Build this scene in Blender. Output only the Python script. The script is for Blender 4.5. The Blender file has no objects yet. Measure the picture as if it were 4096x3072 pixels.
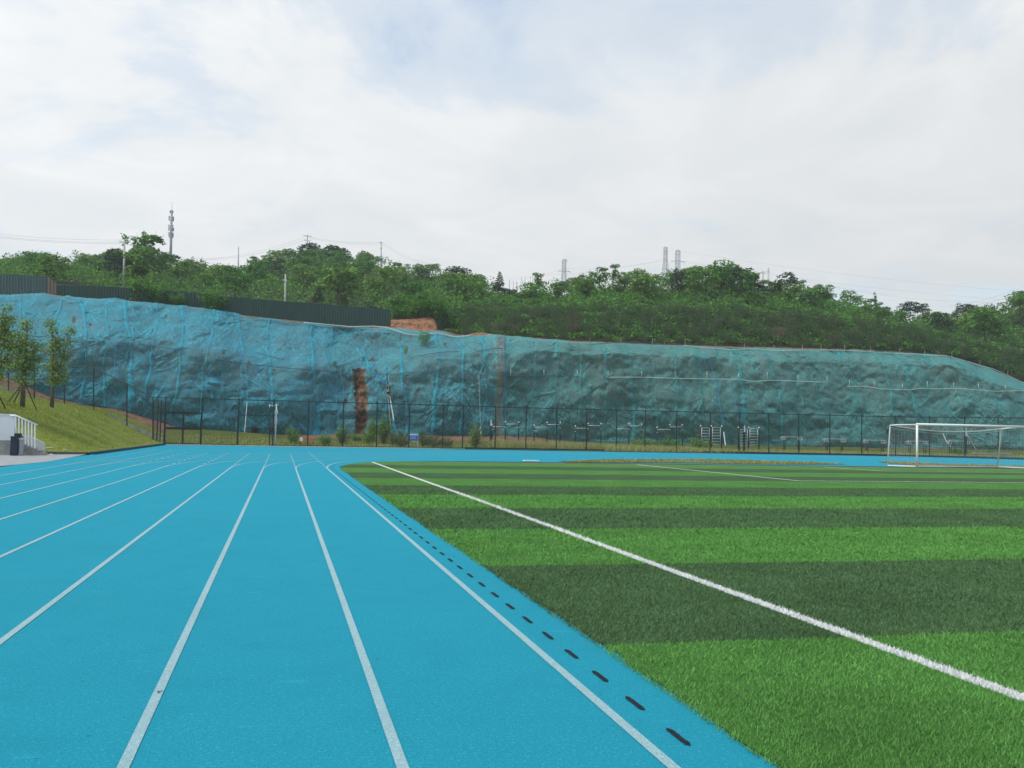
import bpy, bmesh, math, random
import numpy as np
from mathutils import Vector, Matrix

# ------------------------------------------------------------------ camera, sky, sun, exposure
S = bpy.context.scene
COL = S.collection
FL = 3880.0                       # focal length in photograph pixels (4096 wide)
YAW, PITCH, ROLL = map(math.radians, (13.29, 2.93, 1.12))
CAM = np.array([0, 0, 1.519])
_f = np.array([math.sin(YAW)*math.cos(PITCH), math.cos(YAW)*math.cos(PITCH), math.sin(PITCH)])
_r = np.array([math.cos(YAW), -math.sin(YAW), 0.0])
_u = np.cross(_r, _f)
CR = _r*math.cos(ROLL) + _u*math.sin(ROLL)
CU = -_r*math.sin(ROLL) + _u*math.cos(ROLL)
cd = bpy.data.cameras.new('camera')
cam = bpy.data.objects.new('camera', cd); COL.objects.link(cam)
cam.matrix_world = Matrix(((CR[0], CU[0], -_f[0], CAM[0]), (CR[1], CU[1], -_f[1], CAM[1]),
                           (CR[2], CU[2], -_f[2], CAM[2]), (0, 0, 0, 1)))
cd.sensor_fit = 'HORIZONTAL'; cd.sensor_width = 36; cd.lens = 36*FL/4096
cd.clip_start = 0.1; cd.clip_end = 6000
S.camera = cam

SUN_EL, SUN_AZ = math.radians(54), math.radians(-104)      # azimuth from +Y towards +X
W = bpy.data.worlds.new("World"); S.world = W; W.use_nodes = True
nt = W.node_tree; nt.nodes.clear()
def N(t, k, **kw):
    n = t.nodes.new(k)
    for a, b in kw.items(): setattr(n, a, b)
    return n
out = N(nt, 'ShaderNodeOutputWorld')
sky = N(nt, 'ShaderNodeTexSky', sky_type='NISHITA', sun_disc=False)
sky.sun_elevation = SUN_EL; sky.sun_rotation = SUN_AZ; sky.dust_density = 1.0
bg1 = N(nt, 'ShaderNodeBackground'); bg1.inputs[1].default_value = 0.15
bg2 = N(nt, 'ShaderNodeBackground'); bg2.inputs[1].default_value = 1.0
tc = N(nt, 'ShaderNodeTexCoord')
sx = N(nt, 'ShaderNodeSeparateXYZ'); nt.links.new(tc.outputs['Generated'], sx.inputs[0])
def M(t, op, a, b=None, c=None, clamp=False):
    n = N(t, 'ShaderNodeMath', operation=op, use_clamp=clamp)
    for i, v in enumerate((a, b, c)):
        if v is None: continue
        if isinstance(v, (int, float)): n.inputs[i].default_value = v
        else: t.links.new(v, n.inputs[i])
    return n.outputs[0]
den = M(nt, 'ADD', M(nt, 'MAXIMUM', sx.outputs[2], 0.0), 0.16)
cu = M(nt, 'SUBTRACT', M(nt, 'DIVIDE', sx.outputs[0], den), 0.62); cv = M(nt, 'DIVIDE', sx.outputs[1], den)
cxy = N(nt, 'ShaderNodeCombineXYZ'); nt.links.new(cu, cxy.inputs[0]); nt.links.new(cv, cxy.inputs[1])
def noise(t, vec, scale, detail=5, rough=.55, dist=0.0):
    n = N(t, 'ShaderNodeTexNoise'); n.inputs['Scale'].default_value = scale
    n.inputs['Detail'].default_value = detail; n.inputs['Roughness'].default_value = rough
    n.inputs['Distortion'].default_value = dist
    if vec is not None: t.links.new(vec, n.inputs['Vector'])
    return n.outputs[0]
def ramp(t, fac, stops, interp='LINEAR'):
    n = N(t, 'ShaderNodeValToRGB'); n.color_ramp.interpolation = interp
    el = n.color_ramp.elements
    while len(el) < len(stops): el.new(0.5)
    for e, (p, c) in zip(el, stops):
        e.position = p; e.color = (c[0], c[1], c[2], 1) if not isinstance(c, (int, float)) else (c, c, c, 1)
    t.links.new(fac, n.inputs[0]); return n.outputs[0]
n1 = noise(nt, cxy.outputs[0], 1.15, 7, .6, .5)
n2 = noise(nt, cxy.outputs[0], 2.6, 5, .55, .8)
# thick cloud towards the horizon, thinner and broken higher up
up = M(nt, 'MULTIPLY', M(nt, 'SUBTRACT', sx.outputs[2], 0.24, clamp=True), 1.1)
thin = M(nt, 'ADD', n1, up)
gap = ramp(nt, thin, [(0.0, 0.0), (0.56, 0.0), (0.68, .28), (0.84, .68)], 'EASE')
cc = ramp(nt, n2, [(0.25, (.68, .715, .74)), (0.5, (.745, .765, .777)), (0.72, (.81, .82, .822))])
sund = Vector((math.sin(SUN_AZ)*math.cos(SUN_EL), math.cos(SUN_AZ)*math.cos(SUN_EL), math.sin(SUN_EL)))
dp = N(nt, 'ShaderNodeVectorMath', operation='DOT_PRODUCT'); nt.links.new(tc.outputs['Generated'], dp.inputs[0])
dp.inputs[1].default_value = sund
glow = M(nt, 'MULTIPLY_ADD', dp.outputs['Value'], 0.30, 0.93)
mg = N(nt, 'ShaderNodeVectorMath', operation='SCALE'); nt.links.new(cc, mg.inputs[0]); nt.links.new(glow, mg.inputs['Scale'])
nt.links.new(mg.outputs[0], bg2.inputs[0]); stn = N(nt, 'ShaderNodeVectorMath', operation='MULTIPLY'); nt.links.new(sky.outputs[0], stn.inputs[0]); stn.inputs[1].default_value = (.86, 1.06, 1.08); nt.links.new(stn.outputs[0], bg1.inputs[0])
mx = N(nt, 'ShaderNodeMixShader'); nt.links.new(gap, mx.inputs[0])
nt.links.new(bg2.outputs[0], mx.inputs[1]); nt.links.new(bg1.outputs[0], mx.inputs[2]); nt.links.new(mx.outputs[0], out.inputs[0])

sl = bpy.data.lights.new('sun', 'SUN'); sl.energy = 1.9; sl.angle = math.radians(13); sl.color = (1, .95, .87)
so = bpy.data.objects.new('sun', sl); COL.objects.link(so)
so.rotation_euler = (-sund).to_track_quat('-Z', 'Y').to_euler()
S.view_settings.view_transform = 'Standard'; S.view_settings.look = 'None'
S.view_settings.exposure = 0.34; S.view_settings.gamma = 1.0
S.render.engine = 'CYCLES'
S.cycles.max_bounces = 6; S.cycles.diffuse_bounces = 3; S.cycles.glossy_bounces = 2; S.cycles.transparent_max_bounces = 12
S.cycles.transmission_bounces = 3; S.cycles.caustics_reflective = False; S.cycles.caustics_refractive = False

# ------------------------------------------------------------------ helpers
rng = np.random.default_rng(7); random.seed(7)
def ray(px, py): return _f + CR*(px-2048)/FL - CU*(py-1536)/FL
def at(px, py, D): return CAM + ray(px, py)*D
def onY(px, py, Y): d = ray(px, py); return CAM + d*(Y/d[1])
def onZ(px, py, z=0.0): d = ray(px, py); return CAM + d*((z-CAM[2])/d[2])
def pix(P):
    d = np.asarray(P)-CAM; z = d@_f
    return 2048+FL*(d@CR)/z, 1536-FL*(d@CU)/z, z
def tab(t):
    a = np.array(t, float); return lambda x: np.interp(x, a[:, 0], a[:, 1])
def _h(ix, iy, s):
    n = (ix*374761393 + iy*668265263 + s*1442695041) & 0xffffffff
    n = ((n ^ (n >> 13))*1274126177) & 0xffffffff
    return ((n ^ (n >> 16)) & 0xffffff)/float(0xffffff)
def vnoise(x, y, s=0):
    x = np.asarray(x, float); y = np.asarray(y, float)
    ix = np.floor(x).astype(np.int64); iy = np.floor(y).astype(np.int64); fx = x-ix; fy = y-iy
    fx = fx*fx*fx*(fx*(fx*6-15)+10); fy = fy*fy*fy*(fy*(fy*6-15)+10)
    a = _h(ix, iy, s)*(1-fx)+_h(ix+1, iy, s)*fx; b = _h(ix, iy+1, s)*(1-fx)+_h(ix+1, iy+1, s)*fx
    return (a*(1-fy)+b*fy)*2-1
def fbm(x, y, o=4, s=0, g=.5):
    r = 0; a = 1.0
    for k in range(o): r = r+a*vnoise(x*2**k, y*2**k, s+k*17); a *= g
    return r

class MB:
    def __init__(s): s.v = []; s.f = []
    def add(s, vs, fs):
        o = len(s.v); s.v += [tuple(map(float, v)) for v in vs]; s.f += [tuple(i+o for i in f) for f in fs]; return s
    def box(s, c, d, rz=0.0, bev=0.0):
        x, y, z = d[0]/2, d[1]/2, d[2]/2; cz, sz = math.cos(rz), math.sin(rz)
        if bev:
            bm = bmesh.new(); bmesh.ops.create_cube(bm, size=1); bmesh.ops.scale(bm, vec=d, verts=bm.verts)
            bmesh.ops.bevel(bm, geom=bm.edges[:], offset=bev, segments=2, affect='EDGES')
            bm.verts.index_update()
            vs = [v.co[:] for v in bm.verts]; fs = [[v.index for v in f.verts] for f in bm.faces]; bm.free()
        else:
            vs = [(i*x, j*y, k*z) for i in (-1, 1) for j in (-1, 1) for k in (-1, 1)]
            fs = [(0, 1, 3, 2), (4, 6, 7, 5), (0, 4, 5, 1), (2, 3, 7, 6), (0, 2, 6, 4), (1, 5, 7, 3)]
        return s.add([(c[0]+a*cz-b*sz, c[1]+a*sz+b*cz, c[2]+q) for a, b, q in vs], fs)
    def tube(s, pts, r, n=6, cap=True):
        pts = [Vector(p) for p in pts]; m = len(pts)
        rs = r if isinstance(r, (list, tuple)) else [r]*m
        vs = []; up = None
        for i, p in enumerate(pts):
            t = (pts[min(i+1, m-1)]-pts[max(i-1, 0)]).normalized()
            if up is None:
                up = Vector((0, 0, 1)) if abs(t.z) < .9 else Vector((1, 0, 0))
            b = t.cross(up)
            if b.length < 1e-6: b = t.orthogonal()
            b.normalize(); up = b.cross(t).normalized()
            for k in range(n):
                a = 2*math.pi*k/n; vs.append(p+(b*math.cos(a)+up*math.sin(a))*rs[i])
        fs = [(i*n+k, i*n+(k+1) % n, (i+1)*n+(k+1) % n, (i+1)*n+k) for i in range(m-1) for k in range(n)]
        if cap: fs += [tuple(range(n))[::-1], tuple((m-1)*n+k for k in range(n))]
        return s.add(vs, fs)
    def prism(s, poly, h):     # polygon of 3-D points extruded by vector h
        n = len(poly); h = Vector(h)
        vs = [Vector(p) for p in poly]; vs += [p+h for p in vs]
        return s.add(vs, [tuple(range(n))[::-1], tuple(range(n, 2*n))]+[(i, (i+1) % n, n+(i+1) % n, n+i) for i in range(n)])
    def ball(s, c, r, sc=(1, 1, 1), u=10, v=7):
        vs = []; fs = []
        for j in range(v+1):
            th = math.pi*j/v
            for i in range(u):
                ph = 2*math.pi*i/u
                vs.append((c[0]+r*sc[0]*math.sin(th)*math.cos(ph), c[1]+r*sc[1]*math.sin(th)*math.sin(ph), c[2]+r*sc[2]*math.cos(th)))
        for j in range(v):
            for i in range(u): fs.append((j*u+i, (j+1)*u+i, (j+1)*u+(i+1) % u, j*u+(i+1) % u))
        return s.add(vs, fs)

def fast_mesh(name, V, F):
    """V (n,3), F (m,k) arrays -> mesh data"""
    V = np.ascontiguousarray(V, np.float32); F = np.ascontiguousarray(F, np.int32); k = F.shape[1]
    me = bpy.data.meshes.new(name); me.vertices.add(len(V)); me.vertices.foreach_set('co', V.ravel())
    me.loops.add(F.size); me.loops.foreach_set('vertex_index', F.ravel())
    me.polygons.add(len(F)); me.polygons.foreach_set('loop_start', np.arange(0, F.size, k, dtype=np.int32))
    me.polygons.foreach_set('loop_total', np.full(len(F), k, np.int32))
    me.update(calc_edges=True); return me
def rootloc(o):
    while o.parent: o = o.parent
    return np.array(o.location)
def link(name, me, mat, parent=None, smooth=False):
    o = bpy.data.objects.new(name, me); COL.objects.link(o)
    if mat is not None and not me.materials: me.materials.append(mat)
    if smooth: me.polygons.foreach_set('use_smooth', np.ones(len(me.polygons), bool)); me.update()
    if parent: o.parent = parent
    return o
def build(name, mb, mat, parent=None, smooth=False, local=False):
    me = bpy.data.meshes.new(name)
    V = np.array(mb.v)
    if parent is not None and not local: V = V-rootloc(parent)
    me.from_pydata(V.tolist(), [], mb.f); me.update()
    return link(name, me, mat, parent, smooth)
def tag(o, label=None, cat=None, group=None, kind=None):
    if label: o['label'] = label
    if cat: o['category'] = cat
    if group: o['group'] = group
    if kind: o['kind'] = kind
    return o
def thing(name, loc, label, cat, group=None, rz=0.0):
    o = bpy.data.objects.new(name, None); COL.objects.link(o); o.location = tuple(map(float, loc)); o.rotation_euler = (0, 0, rz)
    o.empty_display_size = .2
    return tag(o, label, cat, group)
def solo(name, mb, mat, label, cat, group=None, smooth=False):
    """one-mesh thing with its origin at its base"""
    V = np.array(mb.v); org = np.array([V[:, 0].mean(), V[:, 1].mean(), V[:, 2].min()])
    me = bpy.data.meshes.new(name); me.from_pydata((V-org).tolist(), [], mb.f); me.update()
    o = link(name, me, mat, None, smooth); o.location = org.tolist()
    return tag(o, label, cat, group)
def structure(name, mb_or_me, mat, smooth=False):
    o = build(name, mb_or_me, mat, None, smooth) if isinstance(mb_or_me, MB) else link(name, mb_or_me, mat, None, smooth)
    o['kind'] = 'structure'; return o
def copy_tree(o, loc=None, rz=None, sc=None, label=None, group=None):
    c = o.copy(); COL.objects.link(c)
    if loc is not None: c.location = tuple(map(float, loc))
    if rz is not None: c.rotation_euler = (0, 0, rz)
    if sc is not None: c.scale = sc if isinstance(sc, tuple) else (sc,)*3
    if label: c['label'] = label
    if group: c['group'] = group
    for ch in KIDS.get(o.name, ()):
        d = ch.copy(); COL.objects.link(d); d.parent = c
        for g in KIDS.get(ch.name, ()):
            e = g.copy(); COL.objects.link(e); e.parent = d
    return c
KIDS = {}
def remember(o):
    KIDS[o.name] = [c for c in bpy.data.objects if c.parent == o]
    for c in KIDS[o.name]: KIDS[c.name] = [g for g in bpy.data.objects if g.parent == c]
    return o

# ------------------------------------------------------------------ materials
def mat(name, col, rough=.7, bump=0, bscale=20, var=0.0, vscale=3, metal=0.0, spec=.3):
    m = bpy.data.materials.new(name); m.use_nodes = True; t = m.node_tree; b = t.nodes['Principled BSDF']
    b.inputs['Base Color'].default_value = (*col, 1); b.inputs['Roughness'].default_value = rough
    b.inputs['Metallic'].default_value = metal; b.inputs['Specular IOR Level'].default_value = spec
    g = N(t, 'ShaderNodeNewGeometry').outputs['Position']
    if var:
        c = ramp(t, noise(t, g, vscale, 6, .6), [(.3, tuple(x*(1-var) for x in col)), (.7, tuple(min(1, x*(1+var)) for x in col))])
        t.links.new(c, b.inputs['Base Color'])
    if bump:
        bn = N(t, 'ShaderNodeBump'); bn.inputs['Strength'].default_value = 1; bn.inputs['Distance'].default_value = bump
        t.links.new(noise(t, g, bscale, 6, .65), bn.inputs['Height']); t.links.new(bn.outputs[0], b.inputs['Normal'])
    return m
def base(name):
    m = bpy.data.materials.new(name); m.use_nodes = True; t = m.node_tree
    return m, t, t.nodes['Principled BSDF'], N(t, 'ShaderNodeNewGeometry').outputs['Position']
def mixc(t, f, a, b, mode='MIX'):
    n = N(t, 'ShaderNodeMix', data_type='RGBA', blend_type=mode)
    for v, i in ((f, 0), (a, 6), (b, 7)):
        if isinstance(v, tuple): n.inputs[i].default_value = (*v, 1)
        elif isinstance(v, (int, float)): n.inputs[i].default_value = v
        else: t.links.new(v, n.inputs[i])
    return n.outputs[2]
def bumpn(t, b, h, dist):
    bn = N(t, 'ShaderNodeBump'); bn.inputs['Strength'].default_value = 1; bn.inputs['Distance'].default_value = dist
    t.links.new(h, bn.inputs['Height']); t.links.new(bn.outputs[0], b.inputs['Normal'])

# running track: sprayed rubber granules
def track_mat(name, a, bcol, grain):
    m, t, b, g = base(name)
    f = noise(t, g, 120, 3, .75); f2 = noise(t, g, 42, 4, .75); big = noise(t, g, .35, 5, .6); mid = noise(t, g, 2.2, 4, .6)
    c = mixc(t, M(t, 'MULTIPLY', big, .9), a, bcol)
    c = mixc(t, ramp(t, f, [(.34, grain), (.58, 0.0)]), c, tuple(x*.42 for x in a))
    c = mixc(t, ramp(t, f2, [(.54, 0.0), (.70, grain*.6)]), c, tuple(min(1, x*1.55+.04) for x in bcol))
    c = mixc(t, ramp(t, mid, [(.50, 0.0), (.75, .24)]), c, tuple(x*.70 for x in a))
    ms_ = N(t, 'ShaderNodeMapping'); ms_.inputs['Scale'].default_value = (1.1, 5.5, 1); ms_.inputs['Rotation'].default_value = (0, 0, .35); t.links.new(g, ms_.inputs[0])
    c = mixc(t, ramp(t, noise(t, ms_.outputs[0], 1.7, 4, .55), [(.66, 0.0), (.74, .22)]), c, tuple(min(1, x*1.25+.05) for x in bcol))
    sp = noise(t, g, 13, 2, .5)
    c = mixc(t, ramp(t, sp, [(.735, 0.0), (.75, .5)]), c, tuple(x*.4 for x in a))
    t.links.new(c, b.inputs['Base Color']); b.inputs['Roughness'].default_value = .9; b.inputs['Specular IOR Level'].default_value = .08
    bumpn(t, b, M(t, 'ADD', f, f2), .006); return m
M_TRACK = track_mat('blue_rubber', (.018, .305, .408), (.024, .375, .49), .75)
M_LINE = track_mat('white_line_paint', (.30, .50, .53), (.44, .60, .61), .6)
# artificial turf: mown stripes and sewn-in lines laid out in metres on the pitch
STR0, STRW, LINEX, GOALY, BOXX, GOALC = 6.72, 4.12, 4.33, 48.6, 18.35, 38.3
def turf_mat(name, blade):
    m, t, b, g = base(name)
    s = N(t, 'ShaderNodeSeparateXYZ'); t.links.new(g, s.inputs[0]); X, Y = s.outputs[0], s.outputs[1]
    wob = M(t, 'MULTIPLY_ADD', noise(t, g, 30, 2), .04, -.02)
    X = M(t, 'ADD', X, wob); Y = M(t, 'ADD', Y, wob)
    k = M(t, 'FRACT', M(t, 'DIVIDE', M(t, 'ADD', Y, 2*STRW*8-STR0), 2*STRW))
    dark = M(t, 'LESS_THAN', k, .5)
    if blade:
        brt, drk = (.104, .272, .058), (.078, .155, .060)
    else:
        brt, drk = (.091, .246, .048), (.066, .131, .050)
    c = mixc(t, dark, brt, drk)  # two turf tones in alternate stripes
    v = ramp(t, noise(t, g, 70, 4, .75), [(.3, .50), (.7, 1.42)]); c = mixc(t, 1.0, c, v, 'MULTIPLY')
    if blade: c = mixc(t, 1.0, c, ramp(t, N(t, 'ShaderNodeNewGeometry').outputs['Random Per Island'], [(0, .62), (1, 1.42)]), 'MULTIPLY')
    v = ramp(t, noise(t, g, .8, 5, .6), [(.3, .80), (.7, 1.15)]); c = mixc(t, 1.0, c, v, 'MULTIPLY')
    def band(v, c0, hw): return M(t, 'LESS_THAN', M(t, 'ABSOLUTE', M(t, 'SUBTRACT', v, c0)), hw)
    def gt(v, a): return M(t, 'GREATER_THAN', v, a)
    def lt(v, a): return M(t, 'LESS_THAN', v, a)
    def AND(*a):
        r = a[0]
        for q in a[1:]: r = M(t, 'MULTIPLY', r, q)
        return r
    hw = .066
    L = [AND(band(X, LINEX, hw), lt(Y, GOALY+hw)), AND(band(Y, GOALY, hw), gt(X, LINEX-hw)),
         AND(band(X, BOXX, hw), gt(Y, GOALY-16.5-hw), lt(Y, GOALY)), AND(band(Y, GOALY-16.5, hw), gt(X, BOXX-hw), lt(X, 2*GOALC-BOXX)),
         AND(band(X, BOXX+11, hw), gt(Y, GOALY-5.5-hw), lt(Y, GOALY)), AND(band(Y, GOALY-5.5, hw), gt(X, BOXX+11-hw), lt(X, 2*GOALC-BOXX-11))]
    r = L[0]
    for q in L[1:]: r = M(t, 'MAXIMUM', r, q)
    wc = mixc(t, noise(t, g, 40, 3), (.60, .61, .58), (.82, .83, .80))
    c = mixc(t, r, c, wc)
    t.links.new(c, b.inputs['Base Color']); b.inputs['Roughness'].default_value = .85; b.inputs['Specular IOR Level'].default_value = .08
    if not blade: bumpn(t, b, noise(t, g, 75, 4, .75), .03)
    return m
M_TURF = turf_mat('artificial_turf', False); M_BLADE = turf_mat('artificial_turf_blade', True)
def grass_mat(name, a, c2, soil=None, sc=1.0, amt=.0):
    m, t, b, g = base(name)
    c = mixc(t, ramp(t, noise(t, g, .45*sc, 5, .6), [(.32, 0.0), (.68, 1.0)]), a, c2)
    mp = N(t, 'ShaderNodeMapping'); mp.inputs['Scale'].default_value = (3, 10, 14); mp.inputs['Rotation'].default_value = (0, .25, .3); t.links.new(g, mp.inputs[0])
    st = noise(t, mp.outputs[0], 1.2*sc, 5, .7)
    c = mixc(t, 1.0, c, ramp(t, st, [(.3, .5), (.5, .95), (.72, 1.35)]), 'MULTIPLY')
    c = mixc(t, 1.0, c, ramp(t, noise(t, g, 14*sc, 3, .7), [(.3, .72), (.7, 1.2)]), 'MULTIPLY')
    if soil: c = mixc(t, ramp(t, noise(t, g, 1.1*sc, 5, .65), [(.62-amt, 0.0), (.72-amt, 1.0)]), c, soil)
    t.links.new(c, b.inputs['Base Color']); b.inputs['Roughness'].default_value = .9; b.inputs['Specular IOR Level'].default_value = .1
    bumpn(t, b, M(t, 'ADD', st, noise(t, g, 9*sc, 4, .7)), .09); return m
M_LAWN = grass_mat('mown_lawn', (.20, .25, .032), (.29, .32, .055), (.16, .125, .05), 1, -.06)
M_LAWN2 = grass_mat('lawn_beyond_fence', (.085, .125, .022), (.145, .16, .035), (.15, .11, .05), 1, .02)
M_DRY = grass_mat('dry_grass', (.15, .15, .03), (.22, .19, .05), (.10, .10, .03), 2)
M_SOIL = mat('red_soil', (.185, .11, .065), .95, .08, 5, .4, 1.6)
def rock_mat():
    m, t, b, g = base('cliff_rock')
    s = N(t, 'ShaderNodeSeparateXYZ'); t.links.new(g, s.inputs[0])
    n = noise(t, g, .28, 6, .65); n_ = noise(t, g, 2.4, 6, .7)
    height_n = M(t, 'MULTIPLY_ADD', noise(t, g, .22, 4, .6), 5.5, M(t, 'SUBTRACT', s.outputs[2], 2.2))
    low = ramp(t, M(t, 'MULTIPLY', height_n, .1), [(.55, 1.0), (.80, 0.0)])
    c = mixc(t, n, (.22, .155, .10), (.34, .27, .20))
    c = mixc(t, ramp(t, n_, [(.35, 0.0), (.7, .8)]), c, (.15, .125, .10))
    c = mixc(t, M(t, 'MULTIPLY', low, .85), c, (.055, .052, .052))  # darker towards the foot, with an uneven border
    # a vein of red earth where the cliff is left uncovered
    vx = onY(1441, 1600, 105.5)[0]
    vein = M(t, 'SUBTRACT', 1.0, M(t, 'MULTIPLY', M(t, 'ABSOLUTE', M(t, 'SUBTRACT', M(t, 'ADD', s.outputs[0], M(t, 'MULTIPLY_ADD', noise(t, g, .8, 3), 1.0, -.5)), vx)), .55), clamp=True)
    vx2 = onY(2006, 1560, 105.5)[0]
    v2 = M(t, 'SUBTRACT', 1.0, M(t, 'MULTIPLY', M(t, 'ABSOLUTE', M(t, 'SUBTRACT', s.outputs[0], vx2)), 1.1), clamp=True)
    c = mixc(t, ramp(t, M(t, 'MULTIPLY', v2, noise(t, g, .5, 4)), [(.12, 0.0), (.4, .9)]), c, (.52, .34, .18))
    ec = ramp(t, noise(t, g, 1.1, 7, .75), [(.36, (.028, .018, .012)), (.47, (.15, .08, .043)), (.58, (.28, .145, .075)), (.73, (.42, .24, .14))])
    c = mixc(t, ramp(t, vein, [(.1, 0.0), (.35, 1.0)]), c, ec)
    t.links.new(c, b.inputs['Base Color']); b.inputs['Roughness'].default_value = .95
    bumpn(t, b, noise(t, g, 1.8, 7, .7), .35); return m
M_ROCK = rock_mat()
def earth_mat():
    m, t, b, g = base('bare_red_earth')
    mp = N(t, 'ShaderNodeMapping'); mp.inputs['Scale'].default_value = (1, 1, 1.6); t.links.new(g, mp.inputs[0])
    n = noise(t, mp.outputs[0], 1.4, 6, .7)
    c = ramp(t, n, [(.3, (.13, .055, .025)), (.5, (.33, .155, .075)), (.75, (.45, .24, .13))])
    t.links.new(c, b.inputs['Base Color']); b.inputs['Roughness'].default_value = .95; bumpn(t, b, n, .4); return m
M_EARTH = earth_mat()
def net_mat(name, dense, thin, lo, hi, x0=None):
    """woven shade netting: open weave lets the rock show through, folds and glancing angles close it up"""
    m, t, b, g = base(name)
    n = noise(t, g, .33, 5, .6); n2 = noise(t, g, 2.0, 5, .65)
    mp = N(t, 'ShaderNodeMapping'); mp.inputs['Scale'].default_value = (5, 5, .9); t.links.new(g, mp.inputs[0])
    st = noise(t, mp.outputs[0], 1.0, 5, .6, .6)
    c = mixc(t, n, thin, dense)
    at_ = N(t, 'ShaderNodeAttribute', attribute_name='gather_highlight').outputs['Fac']
    c = mixc(t, ramp(t, st, [(.5, 0.0), (.72, .35)]), c, tuple(min(1, x*1.2) for x in dense))
    c = mixc(t, M(t, 'MULTIPLY', at_, .6), c, tuple(min(1, x*1.1) for x in dense))  # fold highlights painted in as a lighter tint
    t.links.new(c, b.inputs['Base Color']); b.inputs['Roughness'].default_value = 1.0; b.inputs['Specular IOR Level'].default_value = .0
    bumpn(t, b, M(t, 'ADD', M(t, 'MULTIPLY', st, .6), n2), .06)
    lw = N(t, 'ShaderNodeLayerWeight'); lw.inputs[0].default_value = .35
    op = M(t, 'ADD', M(t, 'MULTIPLY', lw.outputs['Facing'], .55), M(t, 'MULTIPLY_ADD', M(t, 'MULTIPLY', n, n2), hi-lo, lo), clamp=True)
    op = M(t, 'ADD', op, M(t, 'MULTIPLY', at_, .30))
    op = M(t, 'MINIMUM', M(t, 'ADD', op, ramp(t, st, [(.52, 0.0), (.74, .18)])), .97)
    tr = N(t, 'ShaderNodeBsdfTransparent'); ms = N(t, 'ShaderNodeMixShader')
    o = t.nodes['Material Output']; t.links.new(op, ms.inputs[0]); t.links.new(tr.outputs[0], ms.inputs[1])
    tl = N(t, 'ShaderNodeBsdfTranslucent'); t.links.new(c, tl.inputs[0]); ma = N(t, 'ShaderNodeMixShader'); ma.inputs[0].default_value = .2
    t.links.new(b.outputs[0], ma.inputs[1]); t.links.new(tl.outputs[0], ma.inputs[2]); t.links.new(ma.outputs[0], ms.inputs[2])
    t.links.new(ms.outputs[0], o.inputs[0]); return m
NETS = []
for q in np.linspace(0, 1, 6):     # sheets of netting of slightly different dye, blue at the left to grey-teal at the right
    lp_ = lambda a, b: tuple(float(x+(y-x)*q) for x, y in zip(a, b))
    NETS.append(net_mat('shade_netting', lp_((.058, .44, .575), (.100, .385, .365)), lp_((.085, .26, .31), (.12, .26, .245)), .29+.04*q, .82))
M_NETTHIN = net_mat('worn_thin_netting', (.085, .32, .36), (.13, .24, .22), .20, .62)
M_SEAMB = net_mat('blue_net_fold', (.04, .48, .66), (.05, .36, .46), .26, 1.0)
M_SEAMT = net_mat('teal_net_fold', (.055, .44, .46), (.07, .33, .345), .22, .85)
def leaf_mat(name, a, bcol, rnd=.5, rough=.6):
    m, t, b, g = base(name)
    oi = N(t, 'ShaderNodeObjectInfo').outputs['Random']
    f = M(t, 'ADD', M(t, 'MULTIPLY', oi, rnd), M(t, 'MULTIPLY', noise(t, g, .55, 4, .6), 1-rnd*.6), clamp=True)
    c = mixc(t, f, a, bcol)
    ri = N(t, 'ShaderNodeNewGeometry').outputs['Random Per Island']
    c = mixc(t, 1.0, c, ramp(t, ri, [(0, .62), (1, 1.4)]), 'MULTIPLY')
    t.links.new(c, b.inputs['Base Color']); b.inputs['Roughness'].default_value = rough; b.inputs['Specular IOR Level'].default_value = .25
    tl = N(t, 'ShaderNodeBsdfTranslucent'); t.links.new(c, tl.inputs[0]); ms = N(t, 'ShaderNodeMixShader'); ms.inputs[0].default_value = .34
    o = t.nodes['Material Output']; t.links.new(b.outputs[0], ms.inputs[1]); t.links.new(tl.outputs[0], ms.inputs[2]); t.links.new(ms.outputs[0], o.inputs[0])
    return m
M_LEAF = leaf_mat('leaf_green', (.058, .180, .028), (.130, .29, .040))
M_LEAFL = leaf_mat('leaf_light', (.100, .225, .028), (.165, .30, .042))
M_LEAFD = leaf_mat('leaf_dark', (.026, .062, .022), (.045, .092, .028))
M_SHRUB = leaf_mat('leaf_greygreen', (.058, .118, .036), (.088, .160, .050))
M_YOUNG = leaf_mat('leaf_yellow_green', (.14, .23, .045), (.24, .32, .065), .2)
M_BRIGHT = leaf_mat('leaf_bright', (.10, .22, .03), (.17, .29, .05), .3)
M_REED = leaf_mat('grass_blade_tall', (.30, .34, .10), (.48, .46, .19), .2)
M_TWIG = mat('dry_twig', (.16, .12, .085), .9, 0, 1, .3)
M_BARK = mat('bark', (.13, .10, .075), .9, .02, 14, .35, 6)
M_UNDER = grass_mat('hillside_undergrowth', (.030, .040, .018), (.050, .058, .026), (.075, .052, .035), .5, .05)
M_IRON = mat('dark_green_painted_steel', (.007, .020, .019), .6, 0, 1, .15, 4)
M_BLACK = mat('black_painted_steel', (.012, .016, .018), .4)
M_WHITE = mat('white_paint', (.80, .81, .80), .45, 0, 1, .05, 4)
M_GALV = mat('galvanised_pipe', (.55, .57, .58), .4, 0, 1, .12, 8, .3)
M_PVC = mat('pale_plastic_pipe', (.48, .60, .58), .5, 0, 1, .12, 4)
M_DPIPE = mat('dark_hose', (.030, .12, .19), .5)
M_BHOSE = mat('blue_hose', (.012, .24, .55), .6)
M_ROPE = mat('grey_rope', (.36, .42, .42), .8)
M_CONC = mat('concrete', (.33, .34, .33), .9, .01, 12, .22, 2.2)
M_CONCD = mat('weathered_concrete', (.24, .25, .24), .9, .015, 9, .4, 1.8)
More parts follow.
